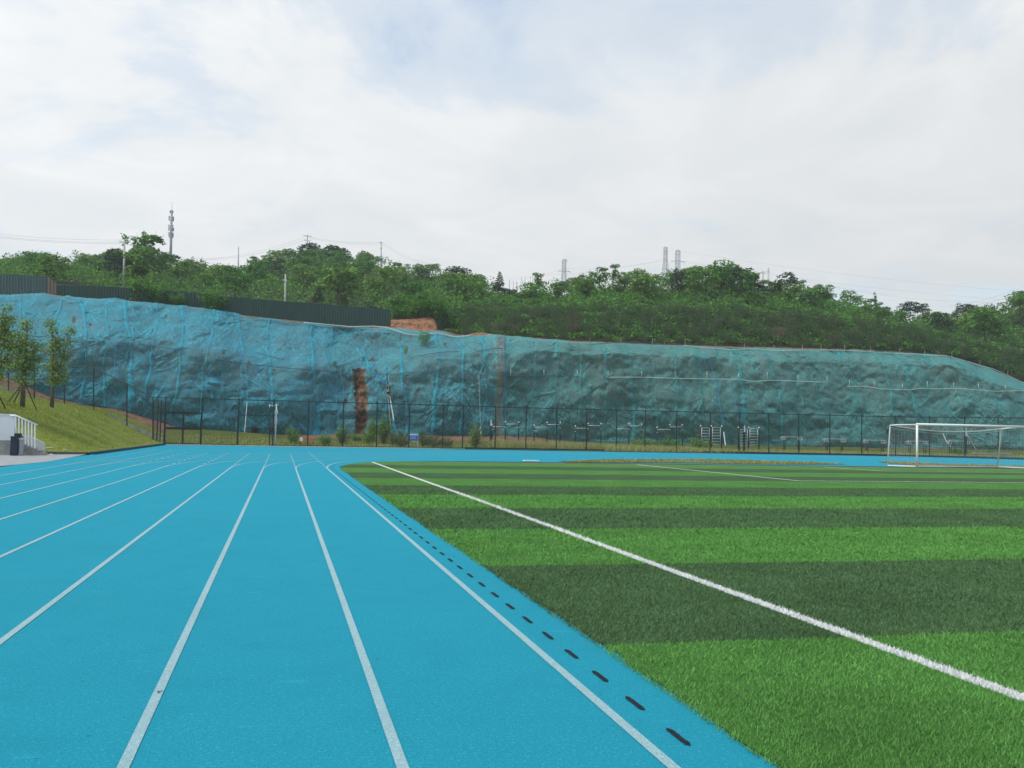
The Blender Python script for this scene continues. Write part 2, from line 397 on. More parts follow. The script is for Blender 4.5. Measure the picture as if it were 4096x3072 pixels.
M_POLE = mat('concrete_pole', (.40, .44, .38), .85, 0, 1, .12, 2)
M_PANEL = mat('white_parapet_panel', (.62, .68, .72), .5, 0, 1, .05, 1)
M_BIN = mat('navy_bin', (.018, .030, .055), .45); M_BINM = mat('grey_bin_panel', (.30, .34, .40), .4)
M_WOOD = mat('bench_wood', (.46, .19, .085), .6, 0, 1, .25, 8)
M_STAKE = mat('wooden_stake', (.30, .24, .17), .85, 0, 1, .3, 6)
M_DSTAKE = mat('dark_support_pole', (.055, .045, .035), .8)
M_SIGN = mat('blue_sign_face', (.03, .13, .50), .4)
M_STEEL = mat('lattice_steel', (.42, .45, .48), .6); M_STEELD = mat('antenna_grey', (.30, .34, .38), .6)
M_WIRE = mat('power_wire', (.5, .52, .53), .7)
M_SLOT = mat('drain_slot_shade', (.012, .018, .030), .95, .02, 60, .6, 40)
M_SKIN = mat('skin', (.45, .25, .17), .6); M_CLOTH = mat('black_cloth', (.012, .011, .014), .9); M_SHORT = mat('dark_shorts', (.016, .016, .02), .9)
M_STRAP = mat('tan_strap', (.48, .33, .24), .8); M_HAIR = mat('hair', (.01, .008, .007), .7); M_SHOE = mat('brown_shoe', (.20, .09, .06), .7)
def hoard_mat(name, a, dirt):
    m, t, b, g = base(name)
    mp = N(t, 'ShaderNodeMapping'); mp.inputs['Scale'].default_value = (3.2, 3.2, .25); t.links.new(g, mp.inputs[0])
    c = mixc(t, ramp(t, noise(t, mp.outputs[0], 1.0, 5, .6), [(.4, 0.0), (.8, .5)]), a, dirt)
    t.links.new(c, b.inputs['Base Color']); b.inputs['Roughness'].default_value = .55; return m
M_HOARD = hoard_mat('dark_green_sheet', (.006, .044, .034), (.018, .062, .050)); M_HOARDB = hoard_mat('blue_grey_sheet', (.035, .085, .088), (.12, .15, .13))
M_RUST = hoard_mat('brown_stained_sheet', (.15, .11, .075), (.09, .11, .09))
def mesh_mat(name, col, cell, w):
    m, t, b, g = base(name)
    s = N(t, 'ShaderNodeSeparateXYZ'); t.links.new(g, s.inputs[0])
    h = M(t, 'ADD', s.outputs[0], M(t, 'MULTIPLY', s.outputs[1], .7))
    a = M(t, 'FRACT', M(t, 'DIVIDE', M(t, 'ADD', h, s.outputs[2]), cell)); c = M(t, 'FRACT', M(t, 'DIVIDE', M(t, 'SUBTRACT', h, s.outputs[2]), cell))
    op = M(t, 'MAXIMUM', M(t, 'LESS_THAN', a, w), M(t, 'LESS_THAN', c, w))
    b.inputs['Base Color'].default_value = (*col, 1)
    tr = N(t, 'ShaderNodeBsdfTransparent'); ms = N(t, 'ShaderNodeMixShader'); t.links.new(op, ms.inputs[0])
    t.links.new(tr.outputs[0], ms.inputs[1]); t.links.new(b.outputs[0], ms.inputs[2]); t.links.new(ms.outputs[0], t.nodes['Material Output'].inputs[0]); return m
M_LINK = mesh_mat('chain_link', (.012, .03, .028), .06, .04)

# ------------------------------------------------------------------ ground, track, pitch
JY, CX, R0, LW = 38.5, 38.3, 36.5, 1.22       # where the bend starts, its centre, inner radius, lane width
X0 = CX-R0
def sheet(name, pts, z, m, kind=True):
    mb = MB(); mb.add([(p[0], p[1], z) for p in pts], [tuple(range(len(pts)))]); return structure(name, mb, m)
gb = MB(); gb.add([(-3000, -3000, -.06), (3000, -3000, -.06), (3000, 3000, -.06), (-3000, 3000, -.06)], [(0, 1, 2, 3)])
structure('ground', gb, M_LAWN2)
XO = -9.4
tp = [(XO, -20), (110, -20), (110, 87.0), (XO-.35, 87.0)]
sheet('running_track', tp, 0.0, M_TRACK)
def curve_off(d, y0=-15, end=180, step=2.0):
    """path a distance d outside the inner lane line: straight, then round the bend"""
    pts = [(X0-d, y) for y in np.arange(y0, JY, 1.0)]
    for a in np.arange(0, end+.1, step):
        r = R0+d; pts.append((CX-r*math.cos(math.radians(a)), JY+r*math.sin(math.radians(a))))
    return pts
def ribbon(mb, pts, w, z):
    P = [Vector((p[0], p[1], 0)) for p in pts]; o = len(mb.v)
    for i, p in enumerate(P):
        t = (P[min(i+1, len(P)-1)]-P[max(i-1, 0)]).normalized(); n = Vector((-t.y, t.x, 0))*w/2
        mb.v += [(p.x+n.x, p.y+n.y, z), (p.x-n.x, p.y-n.y, z)]
    mb.f += [(o+2*i, o+2*i+1, o+2*i+3, o+2*i+2) for i in range(len(P)-1)]
tm = MB()
for k in range(9): ribbon(tm, curve_off(LW*k), .055 if k else .06, .004)
dash_end = (67.0, 62.2, 62.2, 62.5, 62.5, 62.5, 62.5, 66.5, 67.0)
for k in range(9):
    x = X0-LW*k; y = JY+1.2
    if k < 7:
        while y < dash_end[k]:
            ribbon(tm, [(x, y), (x, y+1.0)], .075, .009); y += 2.3
    else: ribbon(tm, [(x, JY+.3), (x, dash_end[k])], .055, .009)
for k in range(8):                                   # short cross dashes of the staggered start
    x = X0-LW*(k+.5); ribbon(tm, [(x-.33, 64.6+.25*k), (x+.33, 64.6+.25*k)], .10, .011)
structure('track_markings', tm, M_LINE)

# pitch outline: straight side, rounded corner, far end
def turf_edge():
    pts = [(2.30, y) for y in np.arange(-10, 40.1, .5)]
    pts += [(2.45, 41.4), (2.75, 43.2), (3.2, 45.0), (3.85, 46.7), (4.7, 48.1), (5.9, 49.3), (7.6, 50.2), (9.8, 50.8), (13, 51.1)]
    return pts
te = turf_edge()
rows = [(x+.02*math.sin(y*5.1)+.012*math.sin(y*13.7), y) for x, y in te]
poly = rows+[(76, 51.1), (76, -10)]
sheet('football_pitch', poly, .012, M_TURF)
# blades standing up in the near turf, thinning out with distance
def blades():
    V = []; n = 560000
    Y = 3.2+np.power(rng.random(n), 1.8)*30; xr = .86*Y+3.2
    X = 2.24+rng.random(n)*xr
    D = np.hypot(X, Y)
    h = (.022+.016*rng.random(n))*np.clip(D/12, 1, 1.6)*np.clip((34-Y)/12, .3, 1); w = (.0020+.0014*rng.random(n))*np.clip(D/5, 1, 3.2)
    a = rng.random(n)*2*np.pi; lean = .55+.5*rng.random(n); la = rng.normal(0.9, 1.1, n)
    dx, dy = np.cos(a)*w, np.sin(a)*w; z = np.full(n, .008)
    P = np.stack([np.stack([X-dx, Y-dy, z], -1), np.stack([X+dx, Y+dy, z], -1),
                  np.stack([X+np.cos(la)*h*lean, Y+np.sin(la)*h*lean, z+h*.85], -1)], 1)
    # loose fringe that overhangs the blue surface
    return fast_mesh('turf_grass', P.reshape(-1, 3), np.arange(3*n).reshape(n, 3))
tag(link('turf_grass', blades(), M_BLADE), kind='stuff')

# drain slots beside the turf: flat pieces, shade inside the slots painted dark
slot_me = None
k = 0
def slot_mesh(seed):
    r = np.random.default_rng(seed); mb = MB(); n = 11; L = .29; wd = .0175
    top = []; bot = []
    for i in range(n):
        u = i/(n-1)-.5; e = math.sqrt(max(0, 1-(2*abs(u))**9)); c = r.normal(0, .002)
        top.append((c*.4+wd*e*(1+.09*r.normal()), u*L, .006)); bot.append((c*.4-wd*e*(1+.09*r.normal()), u*L, .006))
    mb.add(top+bot, [(i, i+1, n+i+1, n+i) for i in range(n-1)])
    me = bpy.data.meshes.new('drain_slot'); me.from_pydata(mb.v, [], mb.f); me.update(); me.materials.append(M_SLOT); return me
slots = [slot_mesh(i) for i in range(5)]
for i in range(-2, 70):
    y = 4.66+.62*i
    if y < JY+1: p = (2.0, y, 0); rz = 0.0
    else:
        a = (y-JY)/R0; p = (CX-(R0-.2)*math.cos(a), JY+(R0-.2)*math.sin(a), 0); rz = -a
    o = bpy.data.objects.new('drain_slot', slots[i % 5]); COL.objects.link(o); o.location = p; o.rotation_euler = (0, 0, rz)
    tag(o, 'short black drain slot in the blue strip between inner lane line and turf', 'drain slot', 'drain slots along the turf edge')

# olive grass strips lying in the blue area behind the goal
def patch_strip(name, src, label):
    P = [onZ(x, y) for x, y in src]
    mb = MB(); mb.add([(p[0], p[1], .02) for p in P], [tuple(range(len(P)))]); o = build(name, mb, M_DRY)
    tag(o, kind='stuff'); return P
A1 = patch_strip('grass_strip', [(2230, 1847), (2330, 1842), (2420, 1838), (2560, 1837.5), (2700, 1837), (2850, 1837.5), (2950, 1840), (3080, 1844), (3250, 1849), (3390, 1858), (3250, 1859), (3000, 1857), (2760, 1853), (2500, 1851), (2300, 1850)], '')
A2 = patch_strip('grass_strip', [(3512, 1847), (3560, 1846), (3650, 1851), (3760, 1856), (3900, 1860), (4120, 1866), (4300, 1870), (4300, 1882), (4100, 1876), (3950, 1872), (3800, 1868), (3650, 1862), (3540, 1852)], '')

# paving by the stand, kerb and edging
PV = [onZ(*q) for q in ((-500, 1818), (177, 1818), (345, 1818), (190, 1847), (0, 1865), (-400, 1905))]
sheet('concrete_paving', [(p[0], p[1]) for p in PV], .006, M_CONC)
KX, KY = PV[2][0], PV[2][1]          # inner corner of the lawn kerb
kb = MB(); kb.box((XO-.18, (KY+87)/2, .07), (.22, 87-KY, .15), 0)
kb2 = MB(); kb2.box(((PV[1][0]+KX)/2-.2, KY+.1, .06), (KX-PV[1][0]+.4, .2, .13))
M_KERB = mat('dark_kerb', (.025, .06, .085), .7)
structure('kerb', kb, M_KERB); structure('paving_kerb', kb2, mat('grey_kerb', (.10, .115, .11), .9, 0, 1, .3, 3))

# ------------------------------------------------------------------ embankment on the left and lawn behind the fence
EU = tab([(-1, .10), (0, .14), (.9, .35), (2.0, .85), (3.3, 1.5), (6.4, 2.88), (9.1, 3.3), (12, 3.7), (14.6, 4.45), (17.8, 5.35), (30, 6.6), (60, 7.5)])
def emb(X, Y):
    u = XO-.3-np.asarray(X, float); Y = np.asarray(Y, float)
    ramp_ = np.clip((Y-KY)/7.5, 0, 1); ramp_ = ramp_*ramp_*(3-2*ramp_)
    return .10+(EU(u)-.10)*ramp_
xs = np.concatenate([np.linspace(-60, -28, 9), np.linspace(-27, XO-.3, 60)]); ys = np.concatenate([np.linspace(KY+.2, KY+9, 24), np.linspace(KY+9.5, 108, 70)])
GX, GY = np.meshgrid(xs, ys); GZ = emb(GX, GY)+.05*fbm(GX*.5, GY*.5, 3, 5)*np.clip((XO-.3-GX)/2, 0, 1)
nx, ny = len(xs), len(ys); idx = np.arange(nx*ny).reshape(ny, nx)
def quads(i): return np.stack([i[:-1, :-1], i[:-1, 1:], i[1:, 1:], i[1:, :-1]], -1).reshape(-1, 4)
structure('embankment', fast_mesh('embankment', np.stack([GX, GY, GZ], -1).reshape(-1, 3), quads(idx)), M_LAWN, True)
def on_emb(px, py, lo=45, hi=112):
    """where the sight line meets the grass bank"""
    d = ray(px, py); Ys = np.linspace(lo, hi, 1500); P = CAM+d*(Ys/d[1])[:, None]
    below = P[:, 2] < emb(P[:, 0], P[:, 1]); i = int(np.argmax(below)) if below.any() else 1100
    return P[i]
# lawn between fence and cliff
YF = 87.15
xs = np.linspace(-11, 100, 90); ys = np.linspace(YF+.1, 110, 30); GX, GY = np.meshgrid(xs, ys)
LZ = lambda X, Y: .04+np.clip((Y-YF)/17, 0, 1)**1.2*(.62+.75*np.clip((3-X)/12, 0, 1))
GZ = LZ(GX, GY)+.05*fbm(GX*.4, GY*.4, 3, 9)*np.clip((GY-YF)/3, 0, 1)
structure('lawn', fast_mesh('lawn', np.stack([GX, GY, GZ], -1).reshape(-1, 3), quads(np.arange(GX.size).reshape(GX.shape))), M_LAWN2, True)

# ------------------------------------------------------------------ the cut cliff and its netting
TOP = tab([(-600, 1172), (0, 1181), (190, 1176), (300, 1190), (480, 1200), (640, 1214), (760, 1226), (850, 1240), (900, 1252), (1000, 1266), (1100, 1276), (1200, 1286), (1290, 1298), (1380, 1306), (1560, 1314),
           (1760, 1326), (1830, 1345), (1890, 1340), (1960, 1336), (2100, 1352), (2300, 1367), (2500, 1374), (2760, 1385), (3000, 1391), (3200, 1396), (3400, 1400), (3500, 1403), (3650, 1413), (3780, 1421), (3850, 1440), (3950, 1472), (4096, 1530), (4300, 1605), (4700, 1720)])
FOOT = tab([(-600, 1400), (0, 1500), (100, 1540), (200, 1585), (330, 1618), (450, 1634), (520, 1650), (600, 1672), (660, 1692), (720, 1710), (800, 1726), (1000, 1735), (1200, 1741), (1400, 1741), (1700, 1744), (1900, 1746), (2022, 1745), (2120, 1748),
            (2226, 1760), (2300, 1773), (2600, 1777), (2800, 1783), (3000, 1785), (3200, 1789), (3500, 1795), (3800, 1798), (4096, 1806), (4700, 1826)])
LEDGE = tab([(-600, 1345), (0, 1350), (300, 1345), (430, 1362), (600, 1368), (750, 1384), (893, 1398), (1005, 1415), (1116, 1438), (1264, 1459), (1400, 1460), (1585, 1443), (1733, 1415), (1840, 1408), (1956, 1400), (2100, 1408), (2500, 1425), (3000, 1440), (3500, 1452), (3800, 1480), (4096, 1575), (4700, 1745)])
YC = 105.0
BACK = tab([(-600, 7.5), (600, 7.0), (1000, 6.5), (1300, 6.5), (1700, 5.5), (1950, 3.6), (2200, 2.6), (3500, 2.6), (3900, 4.2), (4700, 6)])    # how far the top edge stands behind the ledge
STEEP = tab([(-600, 1.5), (1500, 1.4), (2000, 1.6), (3000, 2.2), (3600, 3.2), (4700, 4)])
SHELF = tab([(-600, 1.2), (1400, 1.2), (1800, .9), (2000, .4), (4700, .3)])
NX, N1, N2 = 1230, 92, 54
cx = np.linspace(-520, 4600, NX)
vv = np.concatenate([np.linspace(0, .62, N1), np.linspace(.62, 1, N2)[1:]])
NV = len(vv)
def cliff_raw(cx, vv):
    C, Vv = np.meshgrid(cx, vv)
    lo = np.clip(Vv/.62, 0, 1); hi = np.clip((Vv-.62)/.38, 0, 1)
    lg = LEDGE(C)+np.where(C < 1900, 12, 22)*fbm(C*.006, C*0+.7, 4, 63)
    py = np.where(Vv <= .62, FOOT(C)+(lg-FOOT(C))*lo, lg+(TOP(C)-lg)*hi)
    st = STEEP(C); sh = SHELF(C)
    Y = YC+st*lo**1.3+np.where(Vv > .62, sh*np.clip(hi/.1, 0, 1)+BACK(C)*hi**1.15, 0)
    return C, Vv, py, Y
C, Vv, PY, YY = cliff_raw(cx, vv)
def vblur(A, k):      # round the break of slope
    P_ = np.concatenate([np.repeat(A[:1], k, 0), A, np.repeat(A[-1:], k, 0)]); cs_ = np.cumsum(np.concatenate([np.zeros((1, A.shape[1])), P_]), 0)
    return (cs_[2*k+1:]-cs_[:-2*k-1])/(2*k+1)
_b = vblur(vblur(YY, 16), 14); _s = vblur(vblur(YY, 9), 7); _w = np.clip((cx-1850)/250, 0, 1)[None]
_k = np.clip(np.minimum(Vv, 1-Vv)/.12, 0, 1)
YY = YY+((_s*(1-_w)+_b*_w)-YY)*_k
YY = YY+2.4*np.exp(-((C-1425-60*(Vv-.6))/(130+170*np.clip(Vv-.5, 0, 1)))**2)*np.sin(math.pi*np.clip((Vv-.22)/.78, 0, 1))**.8      # the gully above the torn strip
YY = YY+.9*np.exp(-((C-1000)/140)**2)*np.sin(math.pi*np.clip((Vv-.45)/.55, 0, 1))-.8*np.exp(-((C-760)/120)**2)*np.sin(math.pi*np.clip((Vv-.4)/.6, 0, 1))
def unproj(C, PY, YY):
    d = _f[None, None]+CR*((C-2048)/FL)[..., None]-CU*((PY-1536)/FL)[..., None]
    return CAM+d*(YY/d[..., 1])[..., None]
P0 = unproj(C, PY, YY)
sX, sZ = P0[..., 0], P0[..., 2]
bul = .75*fbm(sX*.16, sZ*.22, 2, 3)+.42*np.abs(fbm(sX*.42+3, sZ*.5, 3, 11))-.2
fine = .22*np.abs(fbm(sX*1.1, sZ*1.2, 4, 21))
edge = np.clip(np.minimum(Vv/.05, (1-Vv)/.05), 0, 1)
# scalloped undercut: the lower face is dug in below a wavy line
rock = (bul+fine*.8)*(.25+.75*edge)
YR = YY+.62-rock
_m = np.clip(1-np.abs(C-1441)/34, 0, 1)**.5*(PY > 1470)
YR = YR+_m*(.10+.75*np.abs(fbm(sX*1.3, sZ*1.1, 4, 201))+.5*fbm(sX*.8, sZ*.5, 2, 205))
PR = unproj(C, PY, YR)
i0 = np.arange(NX*NV).reshape(NV, NX)
# thin the rock mesh
sub = np.ix_(np.r_[0:NV:2, NV-1] if (NV-1) % 2 else np.arange(0, NV, 2), np.arange(0, NX, 2))
Psub = PR[sub]; me = fast_mesh('cliff', Psub.reshape(-1, 3), quads(np.arange(Psub.shape[0]*Psub.shape[1]).reshape(Psub.shape[:2])))
structure('cliff', me, M_ROCK, True)
# seams run from the top edge to the foot; panels of netting lie between them
SEAM = [(-330, -330, 5, 0), (-120, -130, 5, 0), (88, 96, 5, 0), (240, 205, 7, 0), (331, 338, 10, 0), (418, 425, 6, 0), (508, 520, 12, 0), (622, 586, 9, 0), (735, 690, 11, 0), (850, 800, 6, 0), (962, 955, 6, 0), (1078, 1090, 9, 0), (1255, 1262, 10, 0), (1335, 1345, 5, 0),
        (1434, 1500, 9, 0), (1526, 1560, 6, 0), (1606, 1618, 10, 0), (1747, 1735, 9, 0), (1842, 1845, 7, 0), (1938, 1930, 9, 0), (1990, 1984, 4, 0), (2025, 2022, 8, 1), (2128, 2132, 7, 1), (2222, 2228, 9, 1), (2316, 2320, 7, 1), (2410, 2424, 8, 1), (2506, 2530, 9, 1), (2606, 2622, 6, 1), (2682, 2726, 9, 1), (2782, 2830, 7, 1),
        (2860, 2905, 6, 1), (2922, 3005, 13, 1), (2972, 3075, 8, 1), (3040, 3145, 9, 1), (3126, 3235, 8, 1), (3208, 3320, 6, 1), (3355, 3450, 14, 1), (3470, 3610, 9, 1), (3560, 3720, 12, 1), (3670, 3850, 8, 1), (3790, 3960, 8, 1), (3880, 4090, 6, 1), (4050, 4280, 6, 1)]
# net drape: follows the bulges, gathers where it is tied along the seams, and throws straight creases out of those ties
fold = np.zeros_like(sX)
r2 = np.random.default_rng(31)
pins = []
for (xt, xb, w_, kd) in SEAM:
    for q in np.arange(.06, 1.0, .13):
        q = q+r2.normal(0, .03)
        if r2.random() < .72: pins.append((xb+(xt-xb)*q, float(np.clip(q, .02, .98)), 1))
for k in range(120): pins.append((r2.uniform(-500, 4600), r2.uniform(.08, .95), 0))
for (pxx, pv, tied) in pins:
    j = int(np.clip(np.searchsorted(cx, pxx), 0, NX-1)); i = int(np.clip(np.searchsorted(vv, pv), 0, NV-1))
    a, b = max(0, j-64), min(NX, j+64); c, d = max(0, i-60), min(NV, i+60)
    dx = sX[c:d, a:b]-sX[i, j]; dz = sZ[c:d, a:b]-sZ[i, j]; rr = np.hypot(dx, dz)+1e-6; th = np.arctan2(dz, dx)
    L = (1.0+1.9*r2.random())*(1 if tied else .8); th0 = r2.choice([-1.57, 1.57, 0.3, 2.8, -.7, -2.4])+r2.normal(0, .3); wd_ = r2.uniform(.7, 1.6)
    sec = np.clip(1-np.abs((th-th0+math.pi) % (2*math.pi)-math.pi)/wd_, 0, 1)**.6
    cr = 0
    for q in range(int(r2.integers(3, 8))):
        tq = th0+r2.normal(0, wd_*.5); da = np.abs((th-tq+math.pi) % (2*math.pi)-math.pi)*rr
        cr = cr+np.exp(-(da/(.045+.05*rr*r2.random()))**2)*(1 if r2.random() < .7 else -.7)*np.exp(-(rr/(L*(.5+.8*r2.random())))**2)
    fold[c:d, a:b] += .085*cr*np.clip(rr/.25, 0, 1)
    if tied: fold[c:d, a:b] -= .06*np.exp(-(rr/.35)**2)
w1 = fbm(sX*.35, sZ*.35, 3, 41); w2 = fbm(sX*.3+9, sZ*.3, 2, 43); calm = np.clip(.35+1.1*fbm(sX*.22+5, sZ*.28, 2, 47), .08, 1)
rid = lambda n_: (1-np.abs(np.clip(n_, -1, 1)))**6
fold += .11*rid(1.6*fbm(sX*1.5+sZ*.9, sZ*.35-sX*.2, 2, 51))*calm+.11*rid(1.6*fbm(sX*1.4-sZ*1.0, sZ*.35+sX*.2, 2, 53))*calm*np.clip(.5+w2, 0, 1)
fold += .07*rid(1.7*fbm(sX*2.4, sZ*.5, 2, 55))*calm
fold += .10*rid(1.5*fbm(sX*.5, sZ*2.3, 3, 58))*np.exp(-((Vv-.64)/.06)**2)
fold += .02*fbm(sX*2.6, sZ*2.2, 3, 57)
# cloth closes its weave along fold crests; painted fold highlights follow the same mask
lap = fold-.25*(np.roll(fold, 2, 0)+np.roll(fold, -2, 0)+np.roll(fold, 2, 1)+np.roll(fold, -2, 1))
gather_highlight = np.clip((lap-.012)/.05, 0, 1)
smooth_rock = bul
YN = YY-(smooth_rock*(.25+.75*edge)+.16*(.4+.6*edge)+fold*(.2+.8*edge)*1.5)
rgd = fbm(cx*.013, cx*0+3.3, 3, 71)
PYN = PY.copy(); PYN[-3:] += np.array([0, 1.5, 0])[:, None]+rgd[None]*np.where(cx < 1200, 7.0, 4.0)[None]; PYN[:3] += 3*fbm(cx*.02, cx*0, 3, 73)[None]
PN = unproj(C, PYN, YN)
def net_at(px, py, push=.12):
    """point on the netting seen at a photograph pixel, pushed towards the camera"""
    x = float(np.clip(px, cx[0], cx[-1])); j = int(np.clip(np.searchsorted(cx, x), 1, NX-1))
    col = PYN[:, j]; i = int(np.argmin(np.abs(col-py))); Yv = YN[max(0, i-2):i+3, max(0, j-2):j+3].min()-push
    return onY(px, py, Yv)
# which faces are torn away
fc = .25*(C[:-1, :-1]+C[1:, :-1]+C[:-1, 1:]+C[1:, 1:]); fp = .25*(PYN[:-1, :-1]+PYN[1:, :-1]+PYN[:-1, 1:]+PYN[1:, 1:]); fv = .25*(Vv[:-1, :-1]+Vv[1:, :-1]+Vv[:-1, 1:]+Vv[1:, 1:])
le = tab([(1470, 1411), (1520, 1414), (1580, 1418), (1640, 1421), (1700, 1421), (1760, 1418)]); ri = tab([(1470, 1459), (1520, 1461), (1575, 1470), (1640, 1470), (1700, 1466), (1760, 1459)])
hole = (fp > 1474+3*np.sin(fc*.2)) & (fc > le(fp)+2.5*np.sin(fp*.11)+1.5*np.sin(fp*.33)) & (fc < ri(fp)+3*np.sin(fp*.09+1)+1.5*np.sin(fp*.23))
hole |= ((fc-1021)/19)**2+np.clip((1736-fp)/27, 0, 9)**2 < 1
def rip(x, y, a, b): return ((fc-x)/a)**2+((fp-y)/b)**2 < 1
for x, y, a, b in ((296, 1280, 8, 15), (360, 1299, 6, 7), (436, 1309, 5, 4), (895, 1411, 7, 8), (996, 1451, 8, 8), (992, 1472, 5, 5), (1098, 1480, 5, 5), (1384, 1602, 9, 9), (1620, 1527, 4, 11), (1612, 1561, 6, 8), (1670, 1562, 8, 5), (1350, 1490, 6, 5), (1375, 1501, 6, 5), (1490, 1434, 5, 7), (664, 1262, 5, 7), (1487, 1370, 5, 4)):
    hole |= rip(x, y, a, b)
for x, y, a, b in ((2004, 1368, 12, 4), (1990, 1375, 7, 3), (2010, 1378, 9, 3), (2003, 1456, 9, 3), (2000, 1352, 7, 3), (2016, 1391, 4, 4)): hole |= rip(x, y, a, b)
r3 = np.random.default_rng(77)
for k in range(110):
    x = r3.uniform(820, 1760); y = r3.uniform(1478, 1715)
    if 1395 < x < 1480: continue
    hole |= rip(x, y, r3.uniform(1.8, 4.4), r3.uniform(2, 5))
org_b = P0[0, NX//5]; org_t = P0[0, NX*3//4]
netb = thing('safety_netting', org_b, 'saturated blue netting over the two-tier left half of the cliff, torn open in one strip', 'netting')
nett = thing('safety_netting', org_t, 'green-teal netting covering the right half of the cliff behind the goal', 'netting')
def seam_x(k, v): return SEAM[k][1]+(SEAM[k][0]-SEAM[k][1])*v
Fall = quads(i0).reshape(NV-1, NX-1, 4); NVert = PN.reshape(-1, 3)
pid = np.zeros_like(fc, int)
for k in range(len(SEAM)): pid += (fc > SEAM[k][1]+(SEAM[k][0]-SEAM[k][1])*fv)
def vnorm():
    gx = np.gradient(PN, axis=1); gy = np.gradient(PN, axis=0); n = np.cross(gx, gy); n /= np.linalg.norm(n, axis=-1, keepdims=True)+1e-9; return n
for k in range(len(SEAM)+1):
    sel = (pid == k) & ~hole
    if not sel.any(): continue
    F = Fall[sel]; used, inv = np.unique(F, return_inverse=True)
    par = netb if k <= 21 else nett
    me = fast_mesh('net_panel', NVert[used]-np.array(par.location), inv.reshape(F.shape))
    ga = me.attributes.new('gather_highlight', 'FLOAT', 'POINT'); ga.data.foreach_set('value', gather_highlight.ravel()[used].astype(np.float32))
    link('net_panel', me, M_NETTHIN if k == 21 else NETS[0 if k <= 12 else int(np.clip(round((k-12)/13*5), 0, 5))], par, True)
for k, (xt, xb, w, kind) in enumerate(SEAM):
    ii = np.arange(0, NV, 2); rs = np.random.default_rng(100+k); V = []
    ph = rs.random(3)*6; tp = float(rs.choice([0, 0, .6, 1.6]))
    for i in ii:
        v = vv[i]; x = seam_x(k, v)+10*math.sin(5*v+ph[0])+4*math.sin(13*v+ph[1])+2*math.sin(29*v+ph[2])
        ww = w*.40*(.25+.95*abs(math.sin(4.2*v+ph[2]))**1.5+.3*rs.random())*(1.0 if rs.random() > .28 else .2)*(1+tp*(1-v)**2)
        for s_ in (-1, -.35, .3, 1):
            j = int(np.clip(np.searchsorted(cx, x+s_*ww), 2, NX-3)); q = YN[max(0, i-1):i+2, j-1:j+2].min()
            V.append(onY(x+s_*ww, PYN[i, j], q-.03-(.07 if abs(s_) < .5 else 0)-.03*rs.random()))
    V = np.array(V); n = len(ii); I = np.arange(n*4).reshape(n, 4); par = nett if kind else netb
    F = quads(I); keep = np.array([not (1405 < pix(V[f].mean(0))[0] < 1475 and pix(V[f].mean(0))[1] > 1470) for f in F])
    link('seam', fast_mesh('seam', V-np.array(par.location), F[keep]), M_SEAMT if kind else M_SEAMB, par, True)
# soil strip along the foot of the net
cs = np.linspace(-520, 4600, 260); rowsv = []
for k_, (dy, dY) in enumerate(((0, .9), (-3, .2), (2, -.6), (5, -1.4), (8, -2.2))):
    py = FOOT(cs)+dy+2.0*fbm(cs*.02, cs*0+k_*3.1, 3, 90+k_)*(k_ > 0)+np.where(cs < 700, k_*2.6, 0)
    rowsv.append(np.array([onY(a, b, YC+dY) for a, b in zip(cs, py)]))
RV = np.array(rowsv); RV[-1, :, 2] -= np.interp(cs, [500, 760], [3.5, .4])
structure('soil_bank', fast_mesh('soil_bank', RV.reshape(-1, 3), quads(np.arange(RV.shape[0]*RV.shape[1]).reshape(RV.shape[:2]))), M_SOIL, True)
# strip of bare soil along the top edge
cs = np.linspace(-520, 4600, 300); rowsv = []
for k_, (dy, dY) in enumerate(((6, .25), (2, .5), (-.5, 1.4), (-1.5, 5.5))):
    j = np.clip(np.searchsorted(cx, cs), 0, NX-1); Yt = YY[-1, j]
    rowsv.append(np.array([onY(a, b, y) for a, b, y in zip(cs, TOP(cs)+dy+(1.0+.6*(k_ > 1))*fbm(cs*.05, cs*0+k_, 3, 120+k_)-2.5*(cs > 2050)*(cs < 3500)*(k_ > 1)-(5+3*np.sin(cs*.05))*(cs > 1745)*(cs < 1965)*(k_ > 1), Yt+dY)]))
RV = np.array(rowsv)
structure('cliff_top_soil', fast_mesh('cliff_top_soil', RV.reshape(-1, 3), quads(np.arange(RV.shape[0]*RV.shape[1]).reshape(RV.shape[:2]))), M_SOIL, True)

# red earth bank left bare behind the end of the hoarding
cs = np.linspace(1480, 1790, 60); ev = np.linspace(0, 1, 16); te_ = tab([(1480, 1290), (1562, 1280), (1640, 1276), (1732, 1260), (1745, 1275), (1755, 1330), (1790, 1345)])
CE, VE = np.meshgrid(cs, ev)
PE = TOP(CE)+4+(te_(CE)-TOP(CE)-4)*VE; YE = 114+3.2*VE-.5*np.abs(fbm(CE*.06, VE*3, 4, 131))*np.minimum(1, 4*VE*(1-VE)+.2)-.25*np.sin(VE*9+.02*CE)
PEu = unproj(CE, PE, YE)
structure('earth_bank', fast_mesh('earth_bank', PEu.reshape(-1, 3), quads(np.arange(CE.size).reshape(CE.shape))), M_EARTH, True)

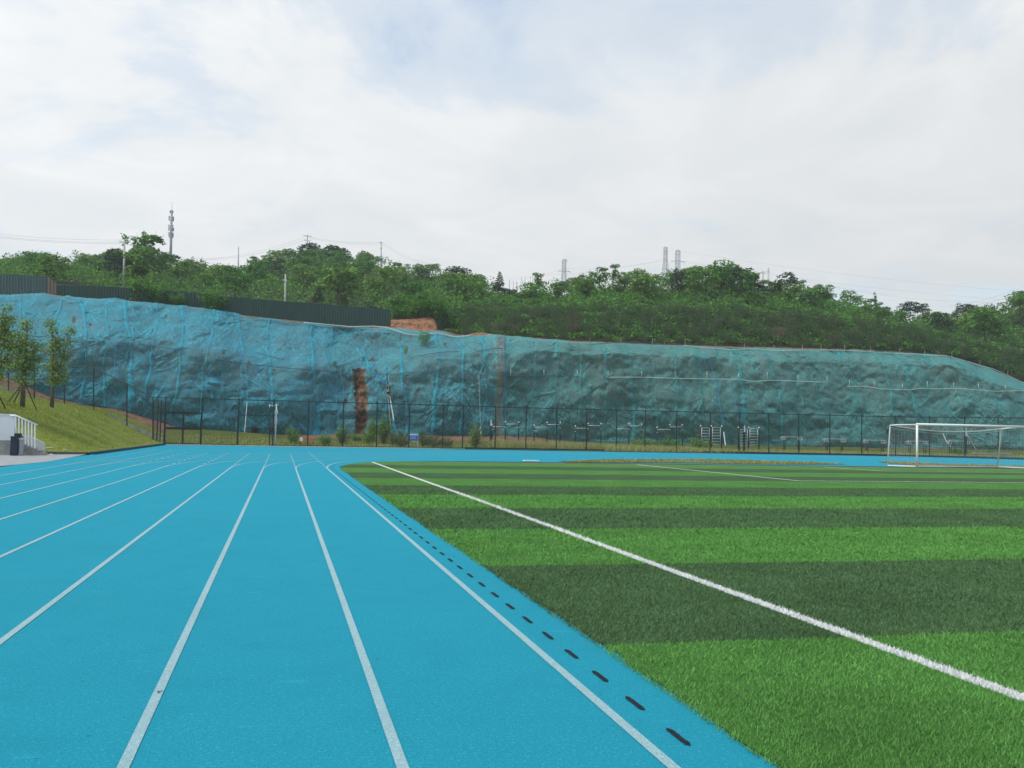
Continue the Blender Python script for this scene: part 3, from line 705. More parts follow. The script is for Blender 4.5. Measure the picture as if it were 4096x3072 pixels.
# ------------------------------------------------------------------ hills
SKYL = tab([(-600, 1060), (0, 1030), (80, 1015), (130, 1004), (250, 1008), (380, 1010), (450, 990), (500, 985), (660, 985), (690, 1040), (790, 1030), (870, 1055), (960, 1055), (1020, 1035), (1090, 1000), (1170, 1000), (1230, 985), (1330, 990), (1380, 1003), (1440, 1005), (1500, 1008), (1540, 1030), (1600, 1045), (1720, 1050),
            (1740, 1035), (1800, 1042), (1850, 1080), (1900, 1085), (1975, 1105), (2000, 1130), (2060, 1150), (2110, 1130), (2140, 1105), (2200, 1110), (2250, 1130), (2330, 1100), (2430, 1070), (2560, 1075), (2640, 1085), (2700, 1080), (2760, 1060), (2850, 1050), (2980, 1065), (3050, 1110), (3100, 1130), (3180, 1125), (3300, 1150), (3380, 1160),
            (3440, 1170), (3500, 1200), (3560, 1232), (3620, 1228), (3760, 1238), (3860, 1232), (3930, 1220), (4000, 1200), (4096, 1165), (4400, 1130), (4700, 1120)])
DSK = tab([(-600, 195), (0, 200), (700, 210), (1300, 240), (1700, 225), (1950, 188), (2100, 174), (3000, 166), (3500, 174), (4096, 182), (4700, 190)])
MIDY = tab([(-600, 1160), (0, 1120), (230, 1140), (480, 1165), (800, 1190), (1200, 1225), (1560, 1250), (1700, 1250), (1760, 1262), (1900, 1248), (2300, 1240), (3000, 1238), (3300, 1272), (3500, 1305), (3700, 1330), (3900, 1390), (4096, 1420), (4700, 1500)])
MIDD = tab([(-600, 128), (1560, 132), (1760, 128), (2200, 131), (3000, 134), (3500, 136), (4700, 146)])
TREEPX = tab([(-600, 95), (1500, 85), (1900, 110), (2300, 130), (3500, 125), (4700, 120)])
hx = np.linspace(-900, 5000, 170); hv = np.linspace(0, 1, 26)
def hill_point(px, v):
    """v: 0 cliff top, .3 middle bank, 1 skyline"""
    yt = TOP(px)-1; dt = (YC+STEEP(px)+SHELF(px)+BACK(px)+2.2)/ray(px, TOP(px))[1]+np.interp(px, [1500, 1800], [2.5, 0]); ym = MIDY(px); dm = MIDD(px); ys_ = SKYL(px)+TREEPX(px)*.55; ds = DSK(px)
    if v < .3: a = v/.3; return at(px, yt+(ym-yt)*a, dt+(dm-dt)*a)
    a = (v-.3)/.7; return at(px, ym+(ys_-ym)*a, dm+(ds-dm)*a**.9)
HP = np.array([[hill_point(x, v) for x in hx] for v in hv])
HP[..., 2] += .5*fbm(HP[..., 0]*.1, HP[..., 1]*.1, 3, 140)*np.clip(hv*4, 0, 1)[:, None]
back = HP[-1].copy(); back[:, :2] *= 1.5; back[:, 2] -= 12
HPb = np.concatenate([HP, back[None]])
structure('hill', fast_mesh('hill', HPb.reshape(-1, 3), quads(np.arange(HPb.shape[0]*HPb.shape[1]).reshape(HPb.shape[:2]))), M_UNDER, True)

# ------------------------------------------------------------------ vegetation
def leaf_quads(Pc, out, size, r, up=.45, rand=.7, asp=.62):
    """one folded-looking leaf clump quad per point"""
    n = len(Pc); nrm = out*.6+np.array([0, 0, up+.35])+r.normal(0, rand*.85, (n, 3)); nrm /= np.linalg.norm(nrm, axis=1, keepdims=True)
    t = np.cross(nrm, r.normal(0, 1, (n, 3))); t /= np.linalg.norm(t, axis=1, keepdims=True)+1e-9; b = np.cross(nrm, t)
    s = (size*(.6+.8*r.random(n)))[:, None]
    V = np.stack([Pc-t*s, Pc-b*s*asp+nrm*s*.12, Pc+t*s, Pc+b*s*asp+nrm*s*.12], 1)
    return V.reshape(-1, 3), np.arange(4*n).reshape(n, 4)
def crown_pts(centers, radii, dens, r, squash=.75):
    P = []; O = []
    for c, q in zip(centers, radii):
        n = int(dens*q*q); d = r.normal(0, 1, (n, 3)); d /= np.linalg.norm(d, axis=1, keepdims=True)
        d[:, 2] = np.where(d[:, 2] < -.35, -d[:, 2], d[:, 2]); rad = q*(.62+.42*r.random(n)**.6)
        P.append(c+d*rad[:, None]*np.array([1, 1, squash])); O.append(d)
    return np.concatenate(P), np.concatenate(O)
def trunk_mb(h, r0, limbs, r, lean=.0):
    mb = MB(); pts = [(0, 0, -.06*h), (0.01*h, 0, .2*h), (.02*h+lean, .01*h, .5*h), (.015*h+lean, 0, .8*h)]
    mb.tube(pts, [r0*1.25, r0, r0*.75, r0*.3], 7)
    for k in range(limbs):
        a = 6.28*k/limbs+r.random(); z = h*(.3+.35*r.random()); l = h*(.22+.14*r.random())
        mb.tube([(0.015*h, 0, z), (math.cos(a)*l*.5, math.sin(a)*l*.5, z+l*.45), (math.cos(a)*l, math.sin(a)*l, z+l*.8)], [r0*.5, r0*.32, r0*.1], 5)
    return mb
def make_tree(kind, seed, m, lab='tree'):
    """unit height 1 tree at the origin"""
    r = np.random.default_rng(seed)
    root = thing({'conifer': 'conifer_tree'}.get(kind, 'tree'), (0, 0, 0), lab, 'tree')
    C = []; R = []
    if kind == 'round':
        for k in range(17):
            a = r.random()*6.28; z = .24+.60*r.random(); q = .36*math.sin(math.pi*min(1, max(.2, (z-.02)/1.0)))
            C.append((math.cos(a)*q*(.5+.6*r.random()), math.sin(a)*q*(.5+.6*r.random()), z)); R.append(.13+.09*r.random())
        C.append((0, 0, .55)); R.append(.30)
    elif kind == 'broad':
        for k in range(20):
            a = r.random()*6.28; z = .16+.66*r.random(); q = .46*math.sqrt(max(.05, 1-((z-.36)/.58)**2))
            C.append((math.cos(a)*q*r.random()**.5, math.sin(a)*q*r.random()**.5, z)); R.append(.12+.10*r.random())
        C.append((0, 0, .45)); R.append(.34)
    elif kind == 'tall':
        for k in range(18):
            a = r.random()*6.28; z = .28+.62*r.random(); q = .17+.10*math.sin(z*9+seed)
            C.append((math.cos(a)*q*r.random(), math.sin(a)*q*r.random(), z)); R.append(.09+.07*r.random())
    elif kind == 'conifer':
        for k in range(26):
            z = .18+.76*k/26; q = .26*(1-z)+.02; a = k*2.4
            C.append((math.cos(a)*q, math.sin(a)*q, z)); R.append(.05+.10*(1-z))
    P, O = crown_pts(np.array(C), np.array(R), {'round': 1700, 'broad': 1500, 'tall': 3200, 'conifer': 6000}[kind], r, .72 if kind != 'conifer' else .4)
    V, F = leaf_quads(P, O, {'round': .040, 'broad': .040, 'tall': .034, 'conifer': .028}[kind]*np.ones(len(P)), r)
    # loose sprigs that break the outline
    top = P[r.choice(len(P), 90)]; ds = r.normal(0, 1, (90, 3)); ds[:, 2] = np.abs(ds[:, 2])+.4; ds /= np.linalg.norm(ds, axis=1, keepdims=True)
    Ps = np.concatenate([top+ds*q for q in (.03, .055, .08)]); V2, F2 = leaf_quads(Ps, np.tile(ds, (3, 1)), .020*np.ones(len(Ps)), r, .2)
    link('crown', fast_mesh('crown', np.concatenate([V, V2]), np.concatenate([F, F2+len(V)])), m, root)
    build('trunk', trunk_mb(.8, .022 if kind != 'tall' else .016, 5 if kind != 'conifer' else 0, r), M_BARK, root, True, True)
    return remember(root)
def make_bush(seed, m, feather=True, name='shrub', n=2600, spread=.6):
    r = np.random.default_rng(seed); root = thing(name, (0, 0, 0), 'shrub', 'shrub')
    mb = MB(); P = []; O = []
    ns = 26 if feather else 16
    for k in range(ns):
        a = r.random()*6.28; l = spread*math.sqrt(r.random()); h = (.55+.5*r.random())*(1-.35*(l/spread)**2)
        p1 = np.array([math.cos(a)*l, math.sin(a)*l, h]); p0 = p1*np.array([.25, .25, 0])
        if k % 2 == 0: mb.tube([p0, (p0+p1)*.5+np.array([0, 0, .05]), p1*.98], [.012, .008, .004], 4)
        t = r.random(n//ns)**.6; q = p0+(p1-p0)*t[:, None]; sp = (.07 if feather else .12)*(1.15-.55*t)[:, None]
        d = r.normal(0, 1, q.shape); P.append(q+d*sp*np.array([1, 1, .8])); O.append(d*.4+np.array([0, 0, .2]))
    P = np.concatenate(P); O = np.concatenate(O); P[:, 2] = np.maximum(P[:, 2], .01)
    V, F = leaf_quads(P, O, (.026 if feather else .034)*np.ones(len(P)), r, .3, .8, .35 if feather else .6)
    link('foliage', fast_mesh('foliage', V, F), m, root); build('stem', mb, M_TWIG, root, False, True)
    return remember(root)
protos = {}
for kind, seeds, ms in (('round', (1, 2, 3), (M_LEAF, M_LEAFL, M_LEAFD)), ('broad', (4, 5, 6), (M_LEAF, M_LEAFL, M_LEAFD)), ('tall', (7, 8), (M_LEAF, M_LEAFL)), ('conifer', (9,), (M_LEAFD,))):
    for sd in seeds:
        for mi, m in enumerate(ms): protos[(kind, sd, mi)] = None
def tree_proto(kind, sd, mi):
    ms = {0: M_LEAF, 1: M_LEAFL, 2: M_LEAFD}
    if protos.get((kind, sd, mi)) is None:
        base_ = next((p for kk, p in protos.items() if p is not None and kk[0] == kind and kk[1] == sd), None)
        if base_ is None: protos[(kind, sd, mi)] = [make_tree(kind, sd, ms[mi]), False]
        else:
            b0 = base_[0]; c = thing(b0.name.split('.')[0], (0, 0, 0), 'tree', 'tree')
            for ch in KIDS[b0.name]:
                d = ch.copy(); d.data = ch.data.copy() if ch.name.startswith('crown') else ch.data
                COL.objects.link(d); d.parent = c
                if ch.name.startswith('crown'): d.data.materials.clear(); d.data.materials.append(ms[mi])
            protos[(kind, sd, mi)] = [remember(c), False]
    return protos[(kind, sd, mi)]
def plant(pr, loc, h, wid=1.0, label=None, group=None, rz=None):
    """first use moves the prototype itself, later uses copy it"""
    rz = random.uniform(0, 6.28) if rz is None else rz
    if not pr[1]:
        o = pr[0]; o.location = tuple(map(float, loc)); o.rotation_euler = (0, 0, rz); o.scale = (h*wid, h*wid, h); o['label'] = label
        if group: o['group'] = group
        elif 'group' in o: del o['group']
        pr[1] = True; return o
    c = copy_tree(pr[0], loc, rz, (h*wid, h*wid, h), label, group)
    if not group and 'group' in c: del c['group']
    return c

ZONES = [(-700, 150, 'behind the blue-grey hoarding'), (150, 470, 'behind the stained hoarding panel'), (470, 690, 'around the big tree under the phone mast'), (690, 960, 'between phone mast and bare thin pole'), (960, 1150, 'between bare thin pole and hilltop crowns'),
         (1150, 1400, 'below the dark hilltop crowns'), (1400, 1600, 'above the square hoarding end'), (1600, 1800, 'above the bare red earth bank'), (1800, 2000, 'by the low skyline gap'), (2000, 2300, 'in front of the lone pylon'), (2300, 2600, 'between lone pylon and pylon pair'),
         (2600, 2780, 'in front of the pylon pair'), (2780, 3080, 'beside the largest ridge tree'), (3080, 3420, 'right of the portal pylon'), (3420, 3760, 'where the ridge slopes down'), (3760, 5000, 'above the right end of the netting')]
HUE = {0: 'mid-green', 1: 'yellowish green', 2: 'dark green'}
KN = {'round': 'rounded', 'broad': 'spreading', 'tall': 'slender', 'conifer': 'pointed'}
def zone(x): return next(z for a, b, z in ZONES if a <= x < b)
rt = np.random.default_rng(2024)
spots = []
NROW = 9
for row in range(NROW):
    v = .34+.66*(row/(NROW-1))**.9
    x = -150+rt.uniform(0, 60)
    while x < 4300:
        P = hill_point(x, v); D = (P-CAM)@_f
        left = x < 1850
        step = (150 if left else 205)*150/D*1.75*(1.0+.45*rt.random())
        if v > .97: step *= .62
        spots.append((x, v)); x += step
for x, v in spots:
    if x > 1900 and x < 3450 and v < .40: continue
    P = hill_point(x, v); D = (P-CAM)@_f
    if v > .97:
        want = pix(P)[1]-SKYL(x)-rt.uniform(-14, 22); h = max(2.6, want/FL*D)
        kind = rt.choice(['round', 'broad', 'tall'], p=[.56, .37, .07])
    else:
        h = rt.uniform(4.6, 7.2) if x < 1850 else rt.uniform(4.6, 6.8)
        kind = rt.choice(['round', 'broad', 'tall'], p=[.5, .42, .08])
        # keep below the skyline
        lim = (pix(P)[1]-SKYL(x)-4)/FL*D; h = min(h, max(2.5, lim))
    sd = int({'round': rt.choice([1, 2, 3]), 'broad': rt.choice([4, 5, 6]), 'tall': rt.choice([7, 8])}[kind])
    pl = .42 if x < 900 else (.30 if x < 2300 else .42)
    mi = int(rt.choice([0, 1, 2], p=[1-pl-.17, pl, .17])) if kind != 'tall' else int(rt.choice([0, 1]))
    pos = 'on the skyline' if v > .97 else ('low on the slope' if v < .55 else 'midway up')
    plant(tree_proto(kind, sd, mi), P, h, rt.uniform(.95, 1.35), f"{HUE[mi]} {KN[kind]} tree {pos}, {zone(x)}", f"{HUE[mi]} {KN[kind]} trees {pos} {zone(x)}")
# trees that stand out one by one: (src x, base y, depth, top y, width factor, kind, seed, hue, label)
for x, yb, D, yt, wd, kind, sd, mi, lab in (
        (578, 1135, 150, 930, 1.12, 'round', 2, 0, 'big full rounded green tree above the ridge just left of the phone mast'),
        (575, 1020, 152, 925, .8, 'tall', 8, 0, 'wispy bamboo-like top sticking out of the big rounded tree left of the mast'),
        (1270, 1120, 234, 958, 1.25, 'round', 1, 2, 'tallest dark rounded crown on the hilltop right below the utility pole'),
        (1345, 1110, 235, 984, 1.2, 'round', 3, 2, 'second dark crown stepping down right from the hilltop crown'),
        (1455, 1075, 238, 1000, 1.2, 'round', 1, 2, 'ragged dark tree beside the far utility pole on the ridge'),
        (1130, 1090, 230, 993, 1.3, 'broad', 6, 1, 'pale feathery tree left of the dark hilltop crown'),
        (1110, 1135, 190, 1030, .9, 'round', 2, 2, 'dark bluish-green tree in a hollow below the pale feathery tree'),
        (1272, 1222, 133, 1140, .95, 'conifer', 9, 2, 'dark conical tree standing against the top of the green hoarding'),
        (1375, 1232, 133, 1172, 1.1, 'conifer', 9, 2, 'smaller dark conical tree near the right end of the green hoarding'),
        (1998, 1150, 172, 1082, .9, 'conifer', 9, 2, 'spiky conifer top on the skyline at the low gap'),
        (2155, 1170, 150, 1092, 1.1, 'tall', 7, 2 if False else 0, 'thin open-crowned tree on the skyline right of the low gap'),
        (2455, 1140, 158, 1056, .9, 'tall', 7, 0, 'lollipop-shaped sapling poking above the ridge between the pylons'),
        (2400, 1150, 158, 1064, 1.1, 'round', 2, 0, 'dome of foliage just left of the lollipop sapling'),
        (2705, 1130, 158, 1068, 1.1, 'conifer', 9, 2, 'star-shaped dark conifer directly below the pylon pair'),
        (2885, 1185, 150, 1036, 1.25, 'broad', 5, 0, 'largest spreading tree on the right ridge with a tiered crown'),
        (2970, 1195, 146, 1062, 1.2, 'broad', 6, 2, 'dark tiered tree in the shade side of the largest spreading tree'),
        (3142, 1190, 158, 1084, 1.15, 'broad', 4, 2, 'flat-topped dark tree standing alone right of the portal pylon'),
        (3290, 1200, 158, 1130, 1.3, 'round', 1, 0, 'dense dome of leaves on the descending ridge'),
        (3502, 1240, 160, 1170, .5, 'tall', 8, 0, 'tiny isolated tuft on a bare stem above the descending ridge'),
        (3640, 1265, 165, 1202, 1.5, 'broad', 6, 2, 'dark low tree with drooping sprays in the dip of the skyline'),
        (3690, 1260, 166, 1212, 1.4, 'round', 3, 2, 'dark crown right of the drooping tree in the dip'),
        (3860, 1275, 168, 1208, 1.5, 'broad', 5, 2, 'open-branched dark tree on the skyline right of the dip'),
        (4080, 1260, 165, 1160, 1.4, 'broad', 4, 0, 'tall crown rising at the right edge of the skyline')):
    P = at(x, yb, D); h = (yb-yt)/FL*D
    plant(tree_proto(kind, sd, mi), P, h, wd, lab)
for k_, p in list(protos.items()):
    if p is not None and not p[1]:
        for ch in KIDS[p[0].name]: bpy.data.objects.remove(ch)
        bpy.data.objects.remove(p[0])

# grey-green shrubs on the bank above the right half of the netting
sp = [[make_bush(60+i, M_SHRUB), False] for i in range(4)]
def zone_s(x): return ('beside the red earth bank' if x < 2050 else 'left of the brown gully' if x < 2290 else 'between the two brown gullies' if x < 3120 else 'right of the second brown gully' if x < 3560 else 'at the right end of the bank')
sb = np.random.default_rng(88)
for row, (v0, hh) in enumerate(((.012, 1.3), (.06, 1.8), (.11, 2.0), (.165, 2.0), (.22, 2.0), (.265, 1.7))):
    x = 1745+sb.uniform(0, 40)
    while x < 4350:
        lim = 3650 if row < 4 else 3500
        if row <= 1 and (2255 < x < 2320 or 3085 < x < 3150): x += 40; continue
        if row < 3 and (3085 < x < 3140): x += 40; continue
        if x < lim or sb.random() < .8:
            P = hill_point(x, v0+sb.uniform(-.02, .02)); h = hh*sb.uniform(.8, 1.3)
            if x < 1860: h *= .75
            rw = ('at the cliff edge', 'in the lowest row', 'in the second row up', 'in the middle of the bank', 'in the upper bank', 'under the tree line')[row]
            plant(sp[int(sb.integers(4))], P, h, sb.uniform(.8, 1.15), f"feathery grey-green shrub {rw}, {zone_s(x)}", f"grey-green shrubs {rw} {zone_s(x)}")
        x += sb.uniform(48, 78)*1.15
# brushwood in front of and behind the hoarding
lp = [[make_bush(70+i, M_LEAF, False), False] for i in range(2)]
for x, yb, D, h, lab in ((560, 1195, 110.4, 2.9, 'leafy bush hanging over the hoarding below the big rounded tree'), (640, 1207, 110.3, 2.1, 'leafy bush in front of the hoarding, right of the overhanging bush'), (715, 1212, 110.3, 1.6, 'low bush at the foot of the hoarding by the sticks'),
                         (850, 1225, 110.8, 2.4, 'narrow dark bush covering a joint of the hoarding'), (480, 1185, 110.3, 1.5, 'dry bush with bare twigs at the left of the overhanging bush')):
    plant(lp[0 if h > 2 else 1], at(x, yb+8, D), h, 1.2, lab)
for k_, (x, yb, h) in enumerate(((1588, 1284, 1.9), (1625, 1280, 2.2), (1668, 1274, 2.0), (1702, 1268, 2.4), (1738, 1266, 2.6), (1765, 1290, 2.2), (1600, 1262, 2.8), (1650, 1255, 3.0), (1715, 1250, 3.0))):
    plant(lp[k_ % 2], at(x, yb, 119+2*(k_ > 5)), h, 1.3, 'leafy green bush along the top of the bare red earth bank', 'bushes along the red earth bank')
# dry brown scrub in the gullies
br = [make_bush(80, M_TWIG, True, 'dry_bush', 1500), False]
for x, v, h, lab in ((2285, .08, 2.0, 'dry brown brush in the left gully of the shrub bank'), (2290, .16, 1.8, 'dry brush higher up the left gully'), (3105, .05, 2.2, 'tan dead brush at the mouth of the right gully'), (3120, .11, 2.0, 'tan dead brush in the middle of the right gully'), (3095, .2, 1.8, 'dead brush at the head of the right gully'), (2000, .04, 1.6, 'brown brush at the cliff edge right of the red earth'), (2060, .05, 1.5, 'brown twigs behind the raised end of the blue netting'), (3330, .04, 1.5, 'reddish dead brush at the edge under the dark shrubs')):
    plant(br, hill_point(x, v), h, 1.1, lab)
# undergrowth leaves over the whole hillside, one uncountable mass
def undergrowth():
    r = np.random.default_rng(5); n = 150000
    u = r.uniform(-200, 4350, n); v = r.uniform(.02, 1, n)
    keep = ~((u > 1560) & (u < 1755) & (v < .4)) & ~((u < 1560) & (v < .3)); u, v = u[keep], v[keep]
    fx = np.interp(u, hx, np.arange(len(hx))); fy = v*(len(hv)-1); ix = np.clip(fx.astype(int), 0, len(hx)-2); iy = np.clip(fy.astype(int), 0, len(hv)-2); ax = (fx-ix)[:, None]; ay = (fy-iy)[:, None]
    P = HP[iy, ix]*(1-ax)*(1-ay)+HP[iy, ix+1]*ax*(1-ay)+HP[iy+1, ix]*(1-ax)*ay+HP[iy+1, ix+1]*ax*ay
    cl = np.clip(.55+.9*vnoise(P[:, 0]*.45, P[:, 1]*.30, 8), .06, 1.4)*np.where(u < 1850, 2.6, np.where(v > .36, 1.5+1.1*(v > .8), .7))
    P[:, 2] += cl*r.random(len(P))**.45
    V, F = leaf_quads(P, np.zeros_like(P), .21*np.ones(len(P)), r, .55, .7, .55); return fast_mesh('undergrowth', V, F)
tag(link('undergrowth', undergrowth(), M_LEAF), kind='stuff')

def bank_grass():
    r = np.random.default_rng(33); n = 110000; u = r.random(n)**.8*22; X = XO-.35-u; Y = KY+.4+r.random(n)*(104-KY); cl = vnoise(X*.9, Y*.6, 4)+.7*vnoise(X*2.7, Y*2, 9)
    k = r.random(n) < np.clip(.55+.5*cl, .08, 1); X, Y, cl = X[k], Y[k], cl[k]; n = len(X); z = emb(X, Y)-.02; h = (.05+.11*r.random(n))*(1+.5*np.clip(cl, 0, 2)); a = r.random(n)*6.28; w = .022
    P = np.stack([np.stack([X-np.cos(a)*w, Y-np.sin(a)*w, z], -1), np.stack([X+np.cos(a)*w, Y+np.sin(a)*w, z], -1), np.stack([X+r.normal(0, .06, n), Y+r.normal(0, .06, n), z+h], -1)], 1)
    return fast_mesh('bank_grass', P.reshape(-1, 3), np.arange(3*n).reshape(n, 3))
M_BANKG = leaf_mat('bank_grass_blade', (.20, .26, .035), (.32, .36, .07), .1)
tag(link('bank_grass', bank_grass(), M_BANKG), kind='stuff')
# young trees on the embankment
def young_tree(x, yb, yt, stems, seed, label, props, m=M_YOUNG):
    P = on_emb(x, yb); D = (P-CAM)@_f; h = (yb-yt)/FL*D; r = np.random.default_rng(seed)
    root = thing('young_tree', P, label, 'tree', 'young trees on the grass bank'); px_ = D/FL
    tr = MB(); Pp = []; O = []
    for pts, rads in stems:
        w = [np.array([a*px_, 0.0, b*px_]) for a, b in pts]
        tr.tube([P+q for q in w], rads, 7)
        # leaf clusters along the upper stem
        for i in range(len(w)-1):
            nseg = max(2, int(np.linalg.norm(w[i+1]-w[i])/.28))
            if pts[i+1][1] < .30*(yb-yt): continue
            for q in np.linspace(0, 1, nseg):
                c = w[i]+(w[i+1]-w[i])*q
                if c[2] < .27*h: continue
                for k in range(4):
                    d = r.normal(0, 1, 3)*np.array([.27, .27, .17]); c2 = c+d*(1.25-.6*c[2]/h)
                    if k == 0: tr.tube([P+c, P+(c+c2)/2+np.array([0, 0, -.02]), P+c2], [.022, .016, .008], 4)
                    n = 26; e = r.normal(0, 1, (n, 3)); Pp.append(c2+e*np.array([.22, .22, .14])); O.append(e)
    Pp = np.concatenate(Pp); O = np.concatenate(O); V, F = leaf_quads(Pp, O, .085*np.ones(len(Pp)), r, .5, .6, .5)
    link('crown', fast_mesh('crown', V, F), m, root); build('trunk', tr, M_BARK, root, True)
    for k, (a0, b0, a1, b1) in enumerate(props):
        mb = MB(); q1 = P+np.array([a0*px_, 0, b0*px_]); fy = on_emb(x+a1, yb-b1); mb.tube([q1, fy+np.array([0, 0, -.1])], .035, 6)
        build('support_pole', mb, M_DSTAKE, root)
    return root
young_tree(90, 1630, 1283, [([(0, 0), (0, 120), (2, 180), (6, 260), (0, 345)], [.16, .12, .1, .07, .03]), ([(4, 150), (28, 205), (30, 235)], [.06, .04, .02]), ([(3, 190), (-30, 250), (-26, 285)], [.05, .04, .02]), ([(2, 130), (-22, 160)], [.05, .02])], 3,
           'slim young tree with a single leader and three dark support poles on the grass bank', [(0, 100, -62, 24), (-2, 96, -38, 20), (6, 96, 60, -12)])
young_tree(207, 1632, 1287, [([(0, 0), (2, 100), (-2, 170), (-6, 260), (-16, 345)], [.15, .11, .09, .06, .03]), ([(2, 110), (18, 160), (36, 210), (52, 318)], [.09, .07, .05, .02]), ([(4, 105), (40, 130)], [.04, .015])], 4,
           'young forked tree with two leafy leaders on the grass bank above the steps', [])
young_tree(-34, 1640, 1225, [([(0, 0), (0, 120), (8, 240), (22, 330), (26, 408)], [.17, .13, .1, .07, .03]), ([(0, 160), (40, 190), (58, 250), (72, 300)], [.07, .05, .03, .02]), ([(4, 250), (30, 300), (36, 360)], [.06, .04, .02])], 5,
           'larger young tree cut off by the left edge of the view, with a support pole', [(0, 110, 60, 4), (0, 110, 22, 20)])

# ------------------------------------------------------------------ fences and gates
FH = 4.0
def Yfence(X): return 86.8+np.interp(X, [-11, 12, 20, 30, 52, 58, 63, 67, 75], [-.4, .4, 1.6, 1.7, 0.2, .1, -2.2, -6.0, -14])
def on_fence(px):
    d = ray(px, 1790); X = 0
    for _ in range(20): Y = Yfence(X); X = CAM[0]+d[0]*Y/d[1]
    return np.array([X, Yfence(X), .02])
px_posts = [950, 1090, 1230, 1370, 1505, 1635, 1770, 1850, 1980, 2103, 2225, 2345, 2465, 2580, 2706, 2840, 2957, 3075, 3195, 3319, 3447, 3582, 3718, 3860, 4004, 4150, 4310]
fr = thing('perimeter_fence', on_fence(2300), 'long dark green sports fence running along the far side of the blue track', 'fence')
PP = [on_fence(x) for x in px_posts]
for p in PP:
    mb = MB(); mb.tube([p+np.array([0, 0, -.05]), p+np.array([0, 0, FH+.06])], .055, 8); mb.ball(p+np.array([0, 0, FH+.06]), .05, u=8, v=4); build('post', mb, M_IRON, fr)
mb = MB(); mb.tube([p+np.array([0, 0, FH-.04]) for p in PP], .045, 6); build('top_rail', mb, M_IRON, fr)
mb = MB()
for a, b in zip(PP[:-1], PP[1:]):
    if a is PP[0]: continue
    mb.tube([a+np.array([0, 0, .10]), b+np.array([0, 0, .10])], .028, 6)
build('bottom_rail', mb, M_IRON, fr)
mb = MB()
for a, b in zip(PP[:-1], PP[1:]):
    if a is PP[0]: continue
    mb.add([a+np.array([0, .02, .12]), b+np.array([0, .02, .12]), b+np.array([0, .02, FH-.08]), a+np.array([0, .02, FH-.08])], [(0, 1, 2, 3)])
build('chain_link', mb, M_LINK, fr)
mb = MB(); a = PP[0]; b = PP[1]; mb.tube([a+np.array([0, 0, 2.65]), b+np.array([0, 0, 2.65])], .035, 6); build('gate_lintel', mb, M_IRON, fr)
# dark plinth under the right part, pale kerb under the left part
kb = MB(); K = [on_fence(x) for x in np.linspace(1860, 4400, 40)]
for a, b in zip(K[:-1], K[1:]):
    q = (a+b)/2; kb.box((q[0], q[1]-.02, .09), (np.linalg.norm(b-a)+.02, .16, .19), math.atan2(b[1]-a[1], b[0]-a[0]))
structure('fence_kerb', kb, mat('dark_blue_kerb', (.012, .032, .05), .7))
kb = MB(); K = [on_fence(x) for x in np.linspace(640, 1858, 12)]
for a, b in zip(K[:-1], K[1:]):
    q = (a+b)/2; kb.box((q[0], q[1]+.0, .03), (np.linalg.norm(b-a)-.02, .5, .09), math.atan2(b[1]-a[1], b[0]-a[0]))
structure('concrete_kerb', kb, mat('pale_kerb', (.46, .43, .38), .9, 0, 1, .2, 3))
# double gate at the foot of the stairs
gp = [on_fence(x) for x in (655, 803, 950)]
gt = thing('sports_gate', (gp[0]+gp[1])/2, 'closed double leaf gate with solid crossbar at the left end of the sports fence', 'gate')
up = lambda p, z: p+np.array([0, 0, z])
for p in gp[:2]:
    mb = MB(); mb.tube([up(p, -.05), up(p, FH+.06)], .055, 8); build('gate_post', mb, M_IRON, gt)
mb = MB(); mb.tube([up(gp[0], FH-.04), up(gp[1], FH-.04)], .035, 6); mb.tube([up(gp[0], 2.78), up(gp[1], 2.78)], .05, 6); mb.tube([up(gp[0], 2.70), up(gp[1], 2.70)], .035, 6); build('gate_lintel', mb, M_IRON, gt)
for s_ in (0, 1):
    a = gp[0]+(gp[1]-gp[0])*(.02+.49*s_); b = gp[0]+(gp[1]-gp[0])*(.49+.49*s_)
    mb = MB(); mb.tube([up(a, .12), up(a, 2.62), up(b, 2.62), up(b, .12), up(a, .12)], .05, 6)
    mid = (a+b)/2; mb.box((mid[0], mid[1], 1.42), (np.linalg.norm(b-a), .06, .22), math.atan2(b[1]-a[1], b[0]-a[0])); lf = build('gate_leaf', mb, M_BLACK, gt)
    mb = MB(); mb.add([up(a, .15), up(b, .15), up(b, 2.6), up(a, 2.6)], [(0, 1, 2, 3)]); build('chain_link', mb, M_LINK, lf)
fs = thing('fence_bay', (gp[1]+gp[2])/2, 'single fence bay between the double gate and the open gateway', 'fence')
mb = MB(); mb.tube([up(gp[1], FH-.04), up(gp[2], FH-.04)], .035, 6); build('top_rail', mb, M_IRON, fs)
mb = MB(); mb.tube([up(gp[1], .1), up(gp[2], .1)], .028, 6); build('bottom_rail', mb, M_IRON, fs)
mb = MB(); mb.add([up(gp[1], .12), up(gp[2], .12), up(gp[2], FH-.08), up(gp[1], FH-.08)], [(0, 1, 2, 3)]); build('chain_link', mb, M_LINK, fs)
